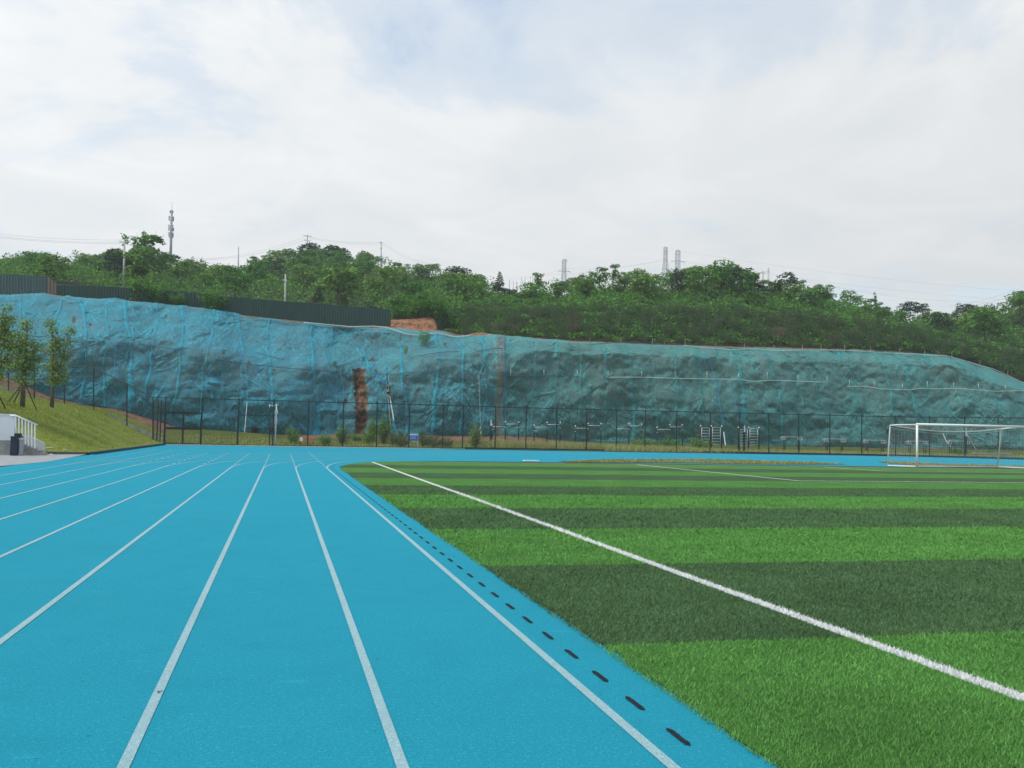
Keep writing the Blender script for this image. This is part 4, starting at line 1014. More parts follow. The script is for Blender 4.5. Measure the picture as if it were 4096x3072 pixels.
# the two leaves of the open gateway, swung outwards
for j, (p, s_, lab) in enumerate(((PP[0], -1, 'gate leaf standing open at the left side of the open gateway'), (PP[1], -1, 'gate leaf standing open against the camera pole at the right side of the gateway'))):
    q = p+np.array([-.12+.0*j, 1.45, 0]) if j == 0 else p+np.array([-.30, 1.40, 0])
    mb = MB(); mb.tube([up(p, .12), up(p, 2.6), up(q, 2.6), up(q, .12), up(p, .12)], .045, 6); m_ = (p+q)/2; mb.box((m_[0], m_[1], 1.42), (.06, 1.4, .22), 0.1)
    V = np.array(mb.v); g_ = solo('open_gate', mb, M_BLACK, lab, 'gate'); org = np.array(g_.location)
    mb = MB(); mb.add([up(p, .15)-org, up(q, .15)-org, up(q, 2.6)-org, up(p, 2.6)-org], [(0, 1, 2, 3)]); build('chain_link', mb, mesh_mat('chain_link_dense', (.02, .03, .032), .05, .12), g_, local=True)
# return section beside the gate and the stair fence climbing the bank
c0 = np.array([gp[0][0]-1.05, gp[0][1]+1.6, .05])
def stair_pt(px, py):
    d = ray(px, py); n = np.array([.62, 1.0]); q0 = c0[:2]; k = (n@q0)/(n@d[:2]); return CAM+d*k
sfp = [(612, 1772, 1589), (508, 1708, 1536), (375, 1643, 1471), (258, 1625, 1466), (138, 1608, 1461), (34, 1571, 1398), (-90, 1530, 1345)]
sf = thing('stair_fence', stair_pt(375, 1643), 'dark green fence stepping up the grass bank beside the concrete stairs', 'fence')
SP = [(stair_pt(a, b), stair_pt(a, c)) for a, b, c in sfp]
for b, t_ in SP:
    mb = MB(); mb.tube([up(b, -.25), up(t_, .05)], .055, 8); build('post', mb, M_IRON, sf)
mb = MB(); mb.tube([t_ for b, t_ in SP], .045, 6); build('top_rail', mb, M_IRON, sf)
mb = MB()
for (b0, t0), (b1, t1) in zip(SP[:-1], SP[1:]): mb.add([b0, b1, t1, t0], [(0, 1, 2, 3)])
build('chain_link', mb, M_LINK, sf)
rb = thing('fence_return', c0, 'narrow dark fence bay turning the corner between the stair fence and the double gate', 'fence')
for q in (.33, .62):
    p = c0+(gp[0]-c0)*q; p[2] = .03; mb = MB(); mb.tube([up(p, 0), up(p, FH-.25)], .05, 6); build('post', mb, M_BLACK, rb)
mb = MB(); mb.tube([SP[0][1], up(gp[0], FH-.04)], .035, 6); mb.tube([up(c0, .12), up(gp[0], .12)], .03, 6); build('rail', mb, M_IRON, rb)
mb = MB(); q = c0+(gp[0]-c0)*.62; mb.add([up(c0, .1), up(q, .1), up(q, FH-.3), up(c0, FH-.3)], [(0, 1, 2, 3)]); build('chain_link', mb, mesh_mat('chain_link_double', (.03, .04, .045), .05, .24), rb)
# concrete steps climbing behind the stair fence, and the soil path edge
stp = thing('outdoor_steps', stair_pt(560, 1745)+np.array([.6, .8, 0]), 'flight of grey concrete steps climbing the grass bank behind the stair fence', 'steps')
mb = MB(); ns = 17
for i in range(ns):
    f_ = i/(ns-1); a = stair_pt(612-(612-388)*f_, 1752-(1752-1655)*f_)
    mb.box((a[0]+.55, a[1]+.75, a[2]-.05), (1.3, .22, .09), -.55)
build('flight', mb, M_CONCD, stp)
mb = MB()
for i in range(7):
    f_ = i/6; a = stair_pt(90-100*f_, 1580-36*f_); mb.box((a[0]+.2, a[1]+1.0, a[2]-.06), (1.4, .2, .08), -.55)
build('upper_flight', mb, M_CONCD, stp)

# ------------------------------------------------------------------ football goal
GLX = onZ(3652, 1870.6)[0]; GLY = 49.3
gl = np.array([GLX, GLY, .02]); gr = gl+np.array([7.32, -.1, 0]); gh = 2.5
goal = thing('football_goal', (gl+gr)/2, 'white full-size football goal with a sagging net on the far goal line', 'goal')
bl = np.array([GLX-.55, GLY+1.75, .02]); brr = np.array([GLX+7.32-.75, GLY+1.75, .02]); tl = np.array([GLX-.05, GLY+1.35, 2.42]); trr = np.array([GLX+7.32-.35, GLY+1.25, 2.4])
bl = onZ(3550, 1866, .02); tl = onY(3561, 1700, GLY+1.35); brr = onZ(3990, 1873.5, .02); trr = onY(4006, 1714, GLY+1.3)
brr = np.array([GLX+7.1, GLY+1.8, .02]); brr = onY(3989.5, 1871.5, GLY+2.0); brr[2] = max(.02, brr[2])
for nm, p in (('goalpost', gl), ('goalpost', gr)):
    mb = MB(); mb.tube([p, up(p, gh)], .066, 10); build(nm, mb, M_WHITE, goal, True)
mb = MB(); mb.tube([up(gl, gh), up(gr, gh)], .07, 10); mb.ball(up(gl, gh), .075); mb.ball(up(gr, gh), .075); build('crossbar', mb, M_WHITE, goal, True)
for a, t_, f_ in ((bl, tl, gl), (brr, trr, gr)):
    mb = MB(); mb.tube([up(f_, gh-.02), (up(f_, gh)*.25+tl*0+t_*.75), t_+np.array([0, 0, -.02]), t_+(a-t_)*.12, a], .036, 7); build('back_support', mb, M_WHITE, goal, True)
    mb = MB(); mb.tube([f_+np.array([0, 0, .05]), a+np.array([0, 0, .05])], .036, 7); build('base_bar', mb, M_WHITE, goal, True)
mb = MB(); mb.tube([up(bl, .04), up(brr, .04)], .03, 6); build('rear_base_bar', mb, M_WHITE, goal, True)
mb = MB(); sagf = lambda u: -.30*4*u*(1-u)
def netpt(u, w):   # u along the goal, w: 0 crossbar -> 1 rear top -> 2 rear bottom
    ft = up(gl, gh)+(gr-gl)*u; rt_ = tl+(trr-tl)*u+np.array([0, 0, sagf(u)]); rb_ = bl+(brr-bl)*u
    if w < 1: return ft+(rt_-ft)*w+np.array([0, 0, -.12*4*w*(1-w)*(.3+4*u*(1-u)*.7)])
    k = w-1; return rt_+(rb_-rt_)*k+np.array([0, .12*math.sin(math.pi*k), .0])
for u in np.linspace(0, 1, 49): mb.tube([netpt(u, w) for w in np.linspace(0, 2, 19)], 0.0026, 3, False)
for w in list(np.linspace(.1, 1, 8))+list(np.linspace(1.08, 2, 15)): mb.tube([netpt(u, w) for u in np.linspace(0, 1, 25)], 0.0026, 3, False)
for f_, t_, b_ in ((gl, tl, bl), (gr, trr, brr)):
    for q in np.linspace(.08, .92, 8): mb.tube([up(f_, gh)*(1-q)+t_*q, f_*(1-q)+b_*q], 0.0026, 3, False)
    for q in np.linspace(.06, .95, 14): mb.tube([up(f_, gh*(1-q)), t_*(1-q)+b_*q], 0.0026, 3, False)
mb.tube([netpt(u, 1.0) for u in np.linspace(0, 1, 25)], .03, 4); mb.tube([netpt(u, 1.06) for u in np.linspace(0, 1, 25)], .015, 4)
build('net', mb, mat('net_cord', (.42, .44, .43), .8), goal)

# ------------------------------------------------------------------ exercise equipment on the lawn
def ground_at(px, Y):
    d = ray(px, 1770); X = d[0]*Y/d[1]; return np.array([X, Y, float(LZ(X, Y))])
EQG = 'horizontal bar sets on the lawn'
CLR = np.array([0, 0, 0])
def hbar_set(Y, px, ytop, ybar, label):
    P = [ground_at(x, Y) for x in px]; root = thing('horizontal_bars', P[1], label, 'exercise bars', EQG)
    for p, x, yt in zip(P, px, ytop):
        top = onY(x, yt, Y)[2]; mb = MB(); mb.tube([up(p, -.05), np.array([p[0], Y, top-.10])], .055, 8); po = build('post', mb, M_IRON, root, True)
        mb = MB(); mb.ball((p[0], Y, top-.05), .075); build('cap', mb, M_WHITE, po, True)
        mb = MB(); mb.tube([(p[0], Y, top-.62), (p[0], Y, top-.56)], .065, 8); build('collar', mb, M_GALV, po, True)
    for i, yb in enumerate(ybar):
        a = onY(px[i], yb, Y); b = onY(px[i+1], yb, Y); mb = MB(); mb.tube([a+np.array([-.02, -.02, 0]), b+np.array([.04, -.02, 0])], .032, 8); build('bar', mb, M_GALV, root, True)
    return root
c2 = lambda x: 1900+x/2.6976
d2 = lambda y: 1550+y/2.6976
c3 = lambda x: 2600+x/2.6976
c4 = lambda x: 3276+x/2.6976
for (px, yt, yb, lab) in (((183, 325, 468), (393, 366, 370), (423, 395), 'two-height pull-up bars beside the tall black sign post'), ((636, 776, 917), (403, 373, 375), (429, 400), 'two-height pull-up bars above the bare red soil patch'),
                          ((1081, 1219, 1358), (411, 385, 387), (439, 411), 'two-height pull-up bars in the middle, over plain tall grass'), ((1525, 1660, 1797), (418, 390, 394), (446, 415), 'two-height pull-up bars with a leafy bush at their right post'),
                          ((1965, 2101, 2236), (425, 398, 399), (453, 425), 'two-height pull-up bars with a wide leafy bush at their left post')):
    hbar_set(95.5, [c2(x) for x in px], [d2(y) for y in yt], [d2(y) for y in yb], lab)
def ladder_set(Y, px, ytop, rung_spans, label):
    P = [ground_at(x, Y) for x in px]; root = thing('wall_bars', P[1], label, 'climbing bars', 'ladder wall bars on the lawn')
    for p, x, yt in zip(P, px, ytop):
        top = onY(x, yt, Y)[2]; mb = MB(); mb.tube([up(p, -.05), np.array([p[0], Y, top-.1])], .065, 8); po = build('post', mb, M_IRON, root, True)
        mb = MB(); mb.ball((p[0], Y, top-.05), .08); build('cap', mb, M_WHITE, po, True)
    for (xa, xb, y0, y1, nr) in rung_spans:
        mb = MB(); A = lambda x, y: onY(x, y, Y-.05)
        mb.tube([A(xa, y1), A(xa, y0)], .03, 6); mb.tube([A(xb, y1), A(xb, y0)], .03, 6)
        for k in range(nr): y = y0+(y1-y0)*k/(nr-1); mb.tube([A(xa, y), A(xb, y)], .026, 6)
        build('ladder_frame', mb, M_GALV, root, True)
    return root
ladder_set(95, [c3(x) for x in (544, 660, 773)], [d2(y) for y in (409, 410, 414)], [(c3(557), c3(643), d2(436), d2(616), 7), (c3(674), c3(760), d2(429), d2(612), 7)], 'ladder wall bars partly behind a leafy bush')
ladder_set(95, [c3(x) for x in (954, 1064, 1176)], [d2(y) for y in (427, 427, 430)], [(c3(968), c3(1052), d2(452), d2(628), 7), (c3(1078), c3(1163), d2(442), d2(620), 7)], 'ladder wall bars behind the black sign post')
def par_bars(Y, x0, x1, yt, label):
    a = onY(x0, yt, Y); b = onY(x1, yt+2, Y); L = b[0]-a[0]; zt = a[2]; gz = float(LZ(a[0], Y))
    root = thing('parallel_bars', (a[0]+L/2, Y, gz), label, 'parallel bars', 'parallel bars on the lawn')
    for k, yo in enumerate((-.28, .28)):
        mb = MB(); loop = []; xo = a[0]+(.16 if k else -.0); r = .155
        for t_ in np.linspace(90, 270, 9): loop.append((xo+r+r*math.cos(math.radians(t_)), Y+yo, zt-r+r*math.sin(math.radians(t_))))
        loop += [(xo+.50, Y+yo, zt-2*r)]
        lp2 = []
        for t_ in np.linspace(-90, 90, 9): lp2.append((xo+L-.16-r+r*math.cos(math.radians(t_)), Y+yo, zt-r+r*math.sin(math.radians(t_))))
        pts = loop[::-1]+lp2[::-1]+[(xo+L-.66, Y+yo, zt-2*r)]
        mb.tube(pts, .028, 7); build('rail', mb, M_GALV, root, True)
        for xx in (xo+.36, xo+L-.58):
            mb = MB(); mb.tube([(xx, Y+yo, gz-.05), (xx, Y+yo, zt-2*r-.02)], .05, 8); po = build('leg', mb, M_IRON, root, True)
            mb = MB(); mb.tube([(xx, Y+yo, zt-2*r-.02), (xx, Y+yo, zt-.02)], .026, 6); build('bracket', mb, M_GALV, po, True)
for (x0, x1, yt, lab) in ((c3(1410), c3(1650), d2(531), 'parallel bars nearest the ladder wall bars'), (c3(1867), c3(2116), d2(552), 'parallel bars second from the ladder wall bars'), (c4(477), c4(728), d2(566), 'parallel bars just left of the white goal'), (c4(940), c4(1185), d2(576), 'parallel bars seen behind the near goalpost'), (c4(1380), c4(1622), d2(575), 'parallel bars seen through the goal net beside a dark bush')):
    par_bars(93.5, x0, x1, yt, lab)
def sign_post(x, y0, y1, Y, w, label, lh=.62):
    p = ground_at(x, Y); top = onY(x, y0, Y)[2]; root = thing('sign_post', p, label, 'sign post', 'black instruction posts')
    mb = MB(); mb.box((p[0], Y, (p[2]+top)/2-.02), (w, .14, top-p[2])); build('column', mb, M_BLACK, root)
    mb = MB(); mb.box((p[0], Y-.08, top-lh/2-.03), (w*.86, .016, lh)); pl = build('label_plate', mb, M_WHITE, root)
    mb = MB()
    for k in range(4): mb.box((p[0]-.01, Y-.0905, top-.14-.11*k), (w*.5, .003, .028))
    build('print', mb, mat('grey_print', (.25, .27, .28), .7), pl)
sign_post(c2(167), d2(345), 0, 94, .15, 'tall black post with a white plate at the left end of the pull-up bars')
sign_post(c3(1015), d2(408), 0, 89, .16, 'black post with a white plate in front of the ladder wall bars')
sign_post(c4(1581), d2(470), 0, 88.6, .26, 'thick black post with a white plate seen through the goal', .5)

# bench with a white sheet, blue notice board, camera pole
b0 = ground_at(1226, 91); bw = onY(1257, 1765, 91)[0]-onY(1196, 1765, 91)[0]
bench = thing('park_bench', b0, 'brown slatted wooden bench on the lawn behind the fence', 'bench')
for k in range(3): mb = MB(); mb.box((b0[0], 91.16, b0[2]+.36+.095*k), (bw, .03, .085)); build('back_slat', mb, M_WOOD, bench)
for k in range(3): mb = MB(); mb.box((b0[0], 90.78+.15*k, b0[2]+.29), (bw, .12, .035)); build('seat_slat', mb, M_WOOD, bench)
for s_ in (-1, 1):
    mb = MB(); x = b0[0]+s_*(bw/2-.08); mb.box((x, 90.75, b0[2]+.13), (.05, .05, .28)); mb.box((x, 91.2, b0[2]+.30), (.05, .05, .62)); mb.box((x, 90.97, b0[2]+.255), (.05, .40, .03)); build('leg', mb, M_BLACK, bench)
nb = MB(); q = onY(1205, 1760, 90.66); nb.box((q[0], 90.68, b0[2]+.50), (.26, .012, .36)); solo('white_sheet', nb, M_WHITE, 'white sheet of paper propped on the wooden bench', 'paper')
Yb = 88.3; q0 = onY(1638, 1736, Yb); q1 = onY(1671, 1761, Yb); bc = (q0+q1)/2; gz = .06
sg = thing('notice_board', (bc[0], Yb, gz), 'blue notice board with a white header on two grey legs', 'sign')
W_, H_ = q1[0]-q0[0], q0[2]-q1[2]
mb = MB(); mb.box((bc[0], Yb, bc[2]), (W_, .04, H_)); bo = build('board', mb, M_SIGN, sg)
mb = MB(); mb.box((bc[0], Yb-.023, q0[2]-H_*.09), (W_*.98, .006, H_*.17)); build('header', mb, M_WHITE, bo)
mb = MB(); rr_ = random.Random(3)
for k in range(5): l = W_*(.62+.2*rr_.random()); mb.box((bc[0]-W_*.42+l/2, Yb-.023, q0[2]-H_*(.32+.115*k)), (l, .005, H_*.035))
build('text_line', mb, mat('pale_print', (.45, .55, .75), .6), bo)
for x in (q0[0]-.06, q1[0]+.02):
    mb = MB(); mb.tube([(x, Yb+.03, gz-.1), (x, Yb+.03, q0[2]+.04)], .035, 6); build('leg', mb, M_GALV, sg)
mb = MB(); mb.tube([(q0[0]-.06, Yb+.03, q1[2]-.12), (q1[0]+.02, Yb+.03, q1[2]-.12)], .028, 6); build('crosspiece', mb, M_GALV, sg)
Yp = 87.6; e8 = lambda x: 560+x/2.6976
f8 = lambda y: 1380+y/2.6976
p = ground_at(e8(1458), Yp); Z = lambda y: onY(e8(1458), f8(y), Yp)[2]
cp = thing('camera_pole', p, 'white security camera pole with a control box beside the open gateway', 'pole')
mb = MB(); mb.tube([up(p, 0), (p[0]+.03, Yp, Z(640))], .055, 8); build('pole', mb, M_WHITE, cp, True)
mb = MB(); mb.box((p[0]+.03, Yp-.1, (Z(705)+Z(745))/2), (.27, .2, Z(705)-Z(745)), 0, .02); build('control_box', mb, M_GALV, cp)
mb = MB(); mb.box((p[0]+.01, Yp-.09, (Z(765)+Z(862))/2), (.22, .16, Z(765)-Z(862)), 0, .03); build('battery_case', mb, M_GALV, cp)
mb = MB(); xa = onY(e8(1400), f8(655), Yp)[0]; mb.tube([(p[0], Yp, Z(656)), (xa, Yp-.1, Z(656))], .025, 6); build('arm', mb, M_WHITE, cp)
mb = MB(); mb.box((xa, Yp-.12, Z(652)), (.09, .20, .08), .5, .01); mb.tube([(xa, Yp-.12, Z(648)), (xa, Yp-.12, Z(675))], .03, 6); build('camera', mb, M_WHITE, cp)
mb = MB(); mb.box((p[0]+.05, Yp-.1, Z(645)), (.13, .24, .10), -.4, .01); build('camera', mb, M_WHITE, cp)
# low concrete slab seat near the right end
sbm = MB(); q0 = onY(c4(1672), d2(752), 88.4); q1 = onY(c4(2062), d2(757), 88.4); sbm.box(((q0[0]+q1[0])/2, 88.4, .42), (q1[0]-q0[0], .5, .14), 0, .02)
for f_ in (.12, .5, .88): sbm.box((q0[0]+(q1[0]-q0[0])*f_, 88.42, .18), (.5, .36, .36))
solo('slab_bench', sbm, M_CONC, 'long low pale concrete slab bench behind the fence at the right', 'bench')
# white board lying on the blue apron
mb = MB(); q = onZ(2124, 1843, .03); mb.box((q[0], q[1], .04), (.85, .4, .05), .04); solo('white_plank', mb, M_WHITE, 'white plank lying on the blue surface at the tip of the olive grass strip', 'plank')

# shrubs and saplings behind the fence
fb = {'bright': [make_bush(90, M_BRIGHT, False, 'shrub', 1500), False], 'green': [make_bush(91, M_LEAFL, False, 'shrub', 1700), False], 'conif': [make_bush(93, M_YOUNG, True, 'shrub', 1600, .22), False], 'sap': [make_bush(94, M_LEAFL, True, 'sapling', 2200, .30), False], 'dark': [make_bush(95, M_LEAF, False, 'shrub', 1900), False], 'reed': [make_bush(96, M_SHRUB, True, 'shrub', 2400, .45), False]}
for kd, x, yb, yt, wd, Y, lab in (('bright', e8(1655), f8(1040), f8(895), .75, 92, 'bright green shrub directly left of the wooden bench'), ('green', e8(1990), f8(1060), f8(960), .9, 92, 'rounded green shrub right of the wooden bench'),
        ('sap', 1200+462/2.6976, 1500+700/2.6976, 1500+530/2.6976, 1.5, 93, 'leafy sapling left of the torn strip in the netting'), ('green', 1200+270/2.6976, 1500+720/2.6976, 1500+630/2.6976, 1.0, 90.5, 'low yellow-green shrub right beside the bench end'),
        ('green', 1200+710/2.6976, 1500+715/2.6976, 1500+575/2.6976, .75, 94, 'green shrub at the foot of the torn strip'), ('sap', 1200+900/2.6976, 1500+735/2.6976, 1500+410/2.6976, 1.15, 95, 'tallest sapling with dense foliage beside the blue notice board'),
        ('sap', 1200+790/2.6976, 1500+720/2.6976, 1500+435/2.6976, .8, 97, 'thinner sapling just left of the tallest sapling'), ('reed', 1200+1100/2.6976, 1500+755/2.6976, 1500+590/2.6976, 1.4, 91, 'dark reedy clump on the left of the blue notice board'), ('reed', 1200+1010/2.6976, 1500+745/2.6976, 1500+610/2.6976, 1.2, 94, 'reedy clump under the tallest sapling'),
        ('reed', 1200+1340/2.6976, 1500+740/2.6976, 1500+590/2.6976, 1.5, 92, 'reedy clump on the right of the blue notice board'), ('reed', 1200+1460/2.6976, 1500+750/2.6976, 1500+650/2.6976, 1.9, 91, 'low reeds two bays right of the notice board'), ('reed', 1200+1590/2.6976, 1500+755/2.6976, 1500+668/2.6976, 1.6, 91, 'sparse low reeds before the tall grass starts'), ('dark', 1200+620/2.6976, 1500+705/2.6976, 1500+620/2.6976, 1.5, 99, 'dark ground creeper under the torn strip'),
        ('conif', 1200+1892/2.6976, 1500+720/2.6976, 1500+490/2.6976, 1.3, 90, 'yellow-green columnar young conifer at the start of the tall grass'),
        ('bright', c2(1798), d2(640), d2(545), 1.25, 92, 'bright leafy bush at the fourth set of pull-up bars'), ('bright', c2(2062), d2(645), d2(548), 1.7, 92, 'wide bright leafy bush at the fifth set of pull-up bars'), ('bright', c3(545), d2(655), d2(535), 1.15, 92, 'bright peaked bush in front of the first ladder wall bars'),
        ('dark', c4(1500), d2(755), d2(628), 1.2, 89.5, 'dark green bush seen through the goal beside the thick black post'), ('dark', c4(1868), d2(742), d2(662), 1.1, 90, 'loose green bush behind the low concrete slab')):
    P = ground_at(x, Y); zt = onY(x, yt, Y)[2]; h = max(.5, (zt-P[2])*(1.3 if kd == 'bright' else 1.05)); plant(fb[kd], P, h, wd, lab)
# plants that took root in the netting
pl = [make_bush(97, M_LEAF, False, 'shrub', 900, .45), False]
for x, yb, h, wd, lab in ((1695, 1380, 1.75, .95, 'leafy shrub growing out of the upper blue netting'), (1622, 1420, 1.15, .5, 'small wilted plant left of the shrub in the netting'), (1503, 1490, .5, 1, 'tuft at the crossing of the blue ropes'), (1340, 1462, .6, .9, 'tuft on the ledge left of the torn strip'), (1780, 1383, .45, .9, 'tiny sprig on the netting right of the leafy shrub')):
    plant(pl, net_at(x, yb, .02), h, wd, lab)
def tall_grass():
    r = np.random.default_rng(12); V = []
    n = 26000; X = r.uniform(19.5, 45, n); dens = .35+.65*(vnoise(X*.5, X*0, 3)*.5+.5); k = r.random(n) < np.interp(X, [19.5, 21, 33, 40, 45], [.6, 1, 1, .6, .25])*dens; X = X[k]; n = len(X)
    Y = 87.35+np.power(r.random(n), .8)*3.2+1.6*(X < 30); h = (.36+.42*r.random(n))*np.interp(X, [19, 24, 33, 40, 46], [1.25, 1.15, .95, .75, .5])
    n2 = 5000; X2 = r.uniform(45, 72, n2); Y2 = Yfence(X2)+.3+r.random(n2)*4; h2 = .18+.3*r.random(n2)
    n3 = 2500; X3 = r.uniform(-9, 19, n3); Y3 = 88+r.random(n3)*10; h3 = .12+.2*r.random(n3)
    X = np.r_[X, X2, X3]; Y = np.r_[Y, Y2, Y3]; h = np.r_[h, h2, h3]; n = len(X); z = LZ(X, Y); a = r.random(n)*6.28; w = .022; dx = r.normal(0, .16, n)*h/.6; dy = r.normal(0, .1, n)
    P = np.stack([np.stack([X-np.cos(a)*w, Y-np.sin(a)*w, z], -1), np.stack([X+np.cos(a)*w, Y+np.sin(a)*w, z], -1), np.stack([X+dx, Y+dy, z+h], -1)], 1)
    return fast_mesh('tall_grass', P.reshape(-1, 3), np.arange(3*n).reshape(n, 3))
tag(link('tall_grass', tall_grass(), M_REED), kind='stuff')
def strip_weeds():
    r = np.random.default_rng(14); P = []
    for A in (A1, A2):
        pts = np.array([p[:2] for p in A]); lo, hi = pts.min(0), pts.max(0); n = 5000
        q = r.uniform(lo, hi, (n, 2)); ins = np.zeros(n, bool); j = len(pts)-1
        for i in range(len(pts)):
            c = ((pts[i, 1] > q[:, 1]) != (pts[j, 1] > q[:, 1])) & (q[:, 0] < (pts[j, 0]-pts[i, 0])*(q[:, 1]-pts[i, 1])/(pts[j, 1]-pts[i, 1]+1e-9)+pts[i, 0]); ins ^= c; j = i
        P.append(q[ins])
    q = np.concatenate(P); n = len(q); h = .03+.14*r.random(n)**3; a = r.random(n)*6.28; w = .02
    V = np.stack([np.c_[q[:, 0]-np.cos(a)*w, q[:, 1]-np.sin(a)*w, np.full(n, .02)], np.c_[q[:, 0]+np.cos(a)*w, q[:, 1]+np.sin(a)*w, np.full(n, .02)], np.c_[q[:, 0]+r.normal(0, .05, n), q[:, 1]+r.normal(0, .05, n), .02+h]], 1)
    return fast_mesh('strip_weeds', V.reshape(-1, 3), np.arange(3*n).reshape(n, 3))
tag(link('strip_weeds', strip_weeds(), M_REED), kind='stuff')

# ------------------------------------------------------------------ stand, stairs, railing, bin at the left edge
def PS(px, py, Y): return onY(px, py, Y)
YS = onZ(54, 1821)[1]
zz = lambda py, Y=YS: PS(60, py, Y)[2]
xx = lambda px, Y=YS: PS(px, 1790, Y)[0]
st = thing('stand_stairs', (xx(40), YS, 0), 'corner of the concrete stand with a white parapet, short stairs and a white railing', 'grandstand')
zp = zz(1762)
mb = MB(); mb.box(((xx(-160)+xx(56))/2, YS+.6, zp/2), (xx(56)-xx(-160), 1.2, zp)); build('plinth', mb, M_CONCD, st)
mb = MB(); mb.box(((xx(-160)+xx(55))/2, YS+.04, (zp+zz(1661))/2), (xx(55)-xx(-160), .10, zz(1661)-zp)); mb.box(((xx(-160)+xx(55))/2, YS+.04, zz(1661)+.03), (xx(56)-xx(-160), .14, .05)); build('parapet', mb, M_PANEL, st)
n = 5; mb = MB(); xA, xB = xx(58), xx(168)
for i in range(n):
    h = zp*(1-i/n)*.86; x0_ = xA+(xB-xA)*i/n; mb.box((x0_+(xB-xA)/n/2, YS+.72, h/2), ((xB-xA)/n, .95, h))
build('steps', mb, M_CONC, st)
mb = MB(); mb.prism([PS(86, 1772, YS+.02), PS(140, 1795, YS+.02), PS(142, 1803, YS+.02), PS(170, 1803, YS+.02), PS(170, 1818, YS+.02)*np.array([1, 1, 0]), PS(56, 1818, YS+.02)*np.array([1, 1, 0]), PS(56, 1772, YS+.02)], (0, .2, 0)); build('near_stringer', mb, M_CONCD, st)
mb = MB(); mb.prism([PS(60, 1738, YS+1.25), PS(112, 1740, YS+1.25), PS(178, 1773, YS+1.25), PS(174, 1818, YS+1.25)*np.array([1, 1, 0]), PS(60, 1818, YS+1.25)*np.array([1, 1, 0])], (0, .2, 0)); build('far_stringer', mb, mat('pale_wall', (.50, .52, .50), .85, 0, 1, .12, 1.5), st)
rl = thing('stair_railing', PS(100, 1780, YS+.1), 'white sloping stair railing with seven balusters beside the stand', 'railing')
hr = [PS(40, 1662, YS-.02), PS(64, 1663, YS-.02), PS(150, 1700, YS-.02)]
mb = MB(); mb.tube(hr, .04, 7); build('handrail', mb, M_WHITE, rl, True)
for xb_, yt_, yb_ in ((63, 1664, 1744), (76, 1669, 1748), (89, 1675, 1772), (102, 1680, 1778), (114, 1686, 1784), (127, 1691, 1790), (140, 1696, 1795)):
    mb = MB(); a = PS(xb_, yb_, YS+.06); b = PS(xb_, yt_, YS-.02); mb.tube([a, b], .036, 6); build('baluster', mb, M_WHITE, rl)
YB = YS-.75; bxc = xx(65, YB); bn = thing('litter_bin', (bxc, YB, 0), 'dark navy litter bin with a grey side panel standing against the stand plinth', 'bin')
hB = PS(60, 1748, YB)[2]; wB = xx(76, YB)-xx(43, YB)
mb = MB(); mb.box((xx(58, YB), YB, hB/2+.02), (wB*.86, .5, hB), .12, .015); build('body', mb, M_BIN, bn)
mb = MB(); mb.box((xx(84, YB), YB+.12, hB/2-.06), (wB*.46, .42, hB*.86), .12, .015); build('side_panel', mb, M_BINM, bn)
mb = MB(); mb.box((xx(66, YB), YB, hB+.0), (wB*1.42, .56, .07), .12, .015); build('lid', mb, M_BIN, bn)
mb = MB(); mb.box((xx(68, YB), YB+.1, hB+.10), (wB*.85, .35, .16), .12, .015); build('hood', mb, M_BIN, bn)
for x, y, s_, lab in ((198, 1795, .18, 'flat white scrap of litter at the foot of the grass bank by the stair wall'), (260, 1801, .10, 'small pale scrap of litter on the edge of the grass bank'), (204, 1821, .09, 'white scrap of litter on the paving below the stair wall')):
    P = on_emb(x, y, YS-4) if y < 1815 else onZ(x, y, .03); mb = MB(); mb.box(up(P, .05), (s_*1.8, s_, .04), .4); solo('litter', mb, M_WHITE, lab, 'litter')
# a dead leaf lying on a lane line
P = onZ(634, 2768, .008); mb = MB(); mb.add([P+np.array(q) for q in ((-.012, -.02, 0), (.008, -.018, .004), (.014, .016, .008), (-.004, .03, .003))], [(0, 1, 2, 3)]); mb.tube([P+np.array((.01, .01, .004)), P+np.array((.05, .012, .003))], .0018, 4)
mb.tube([P+np.array((.0, .02, .004)), P+np.array((-.02, .06, .003))], .0018, 4); mb.tube([P+np.array((.006, .02, .004)), P+np.array((.03, .055, .003))], .0018, 4)
mb.v = [tuple((np.array(q)-P)*.6+P) for q in mb.v]
solo('dead_insect', mb, M_BLACK, 'tiny dark dead insect lying on a white lane line in the foreground', 'insect')

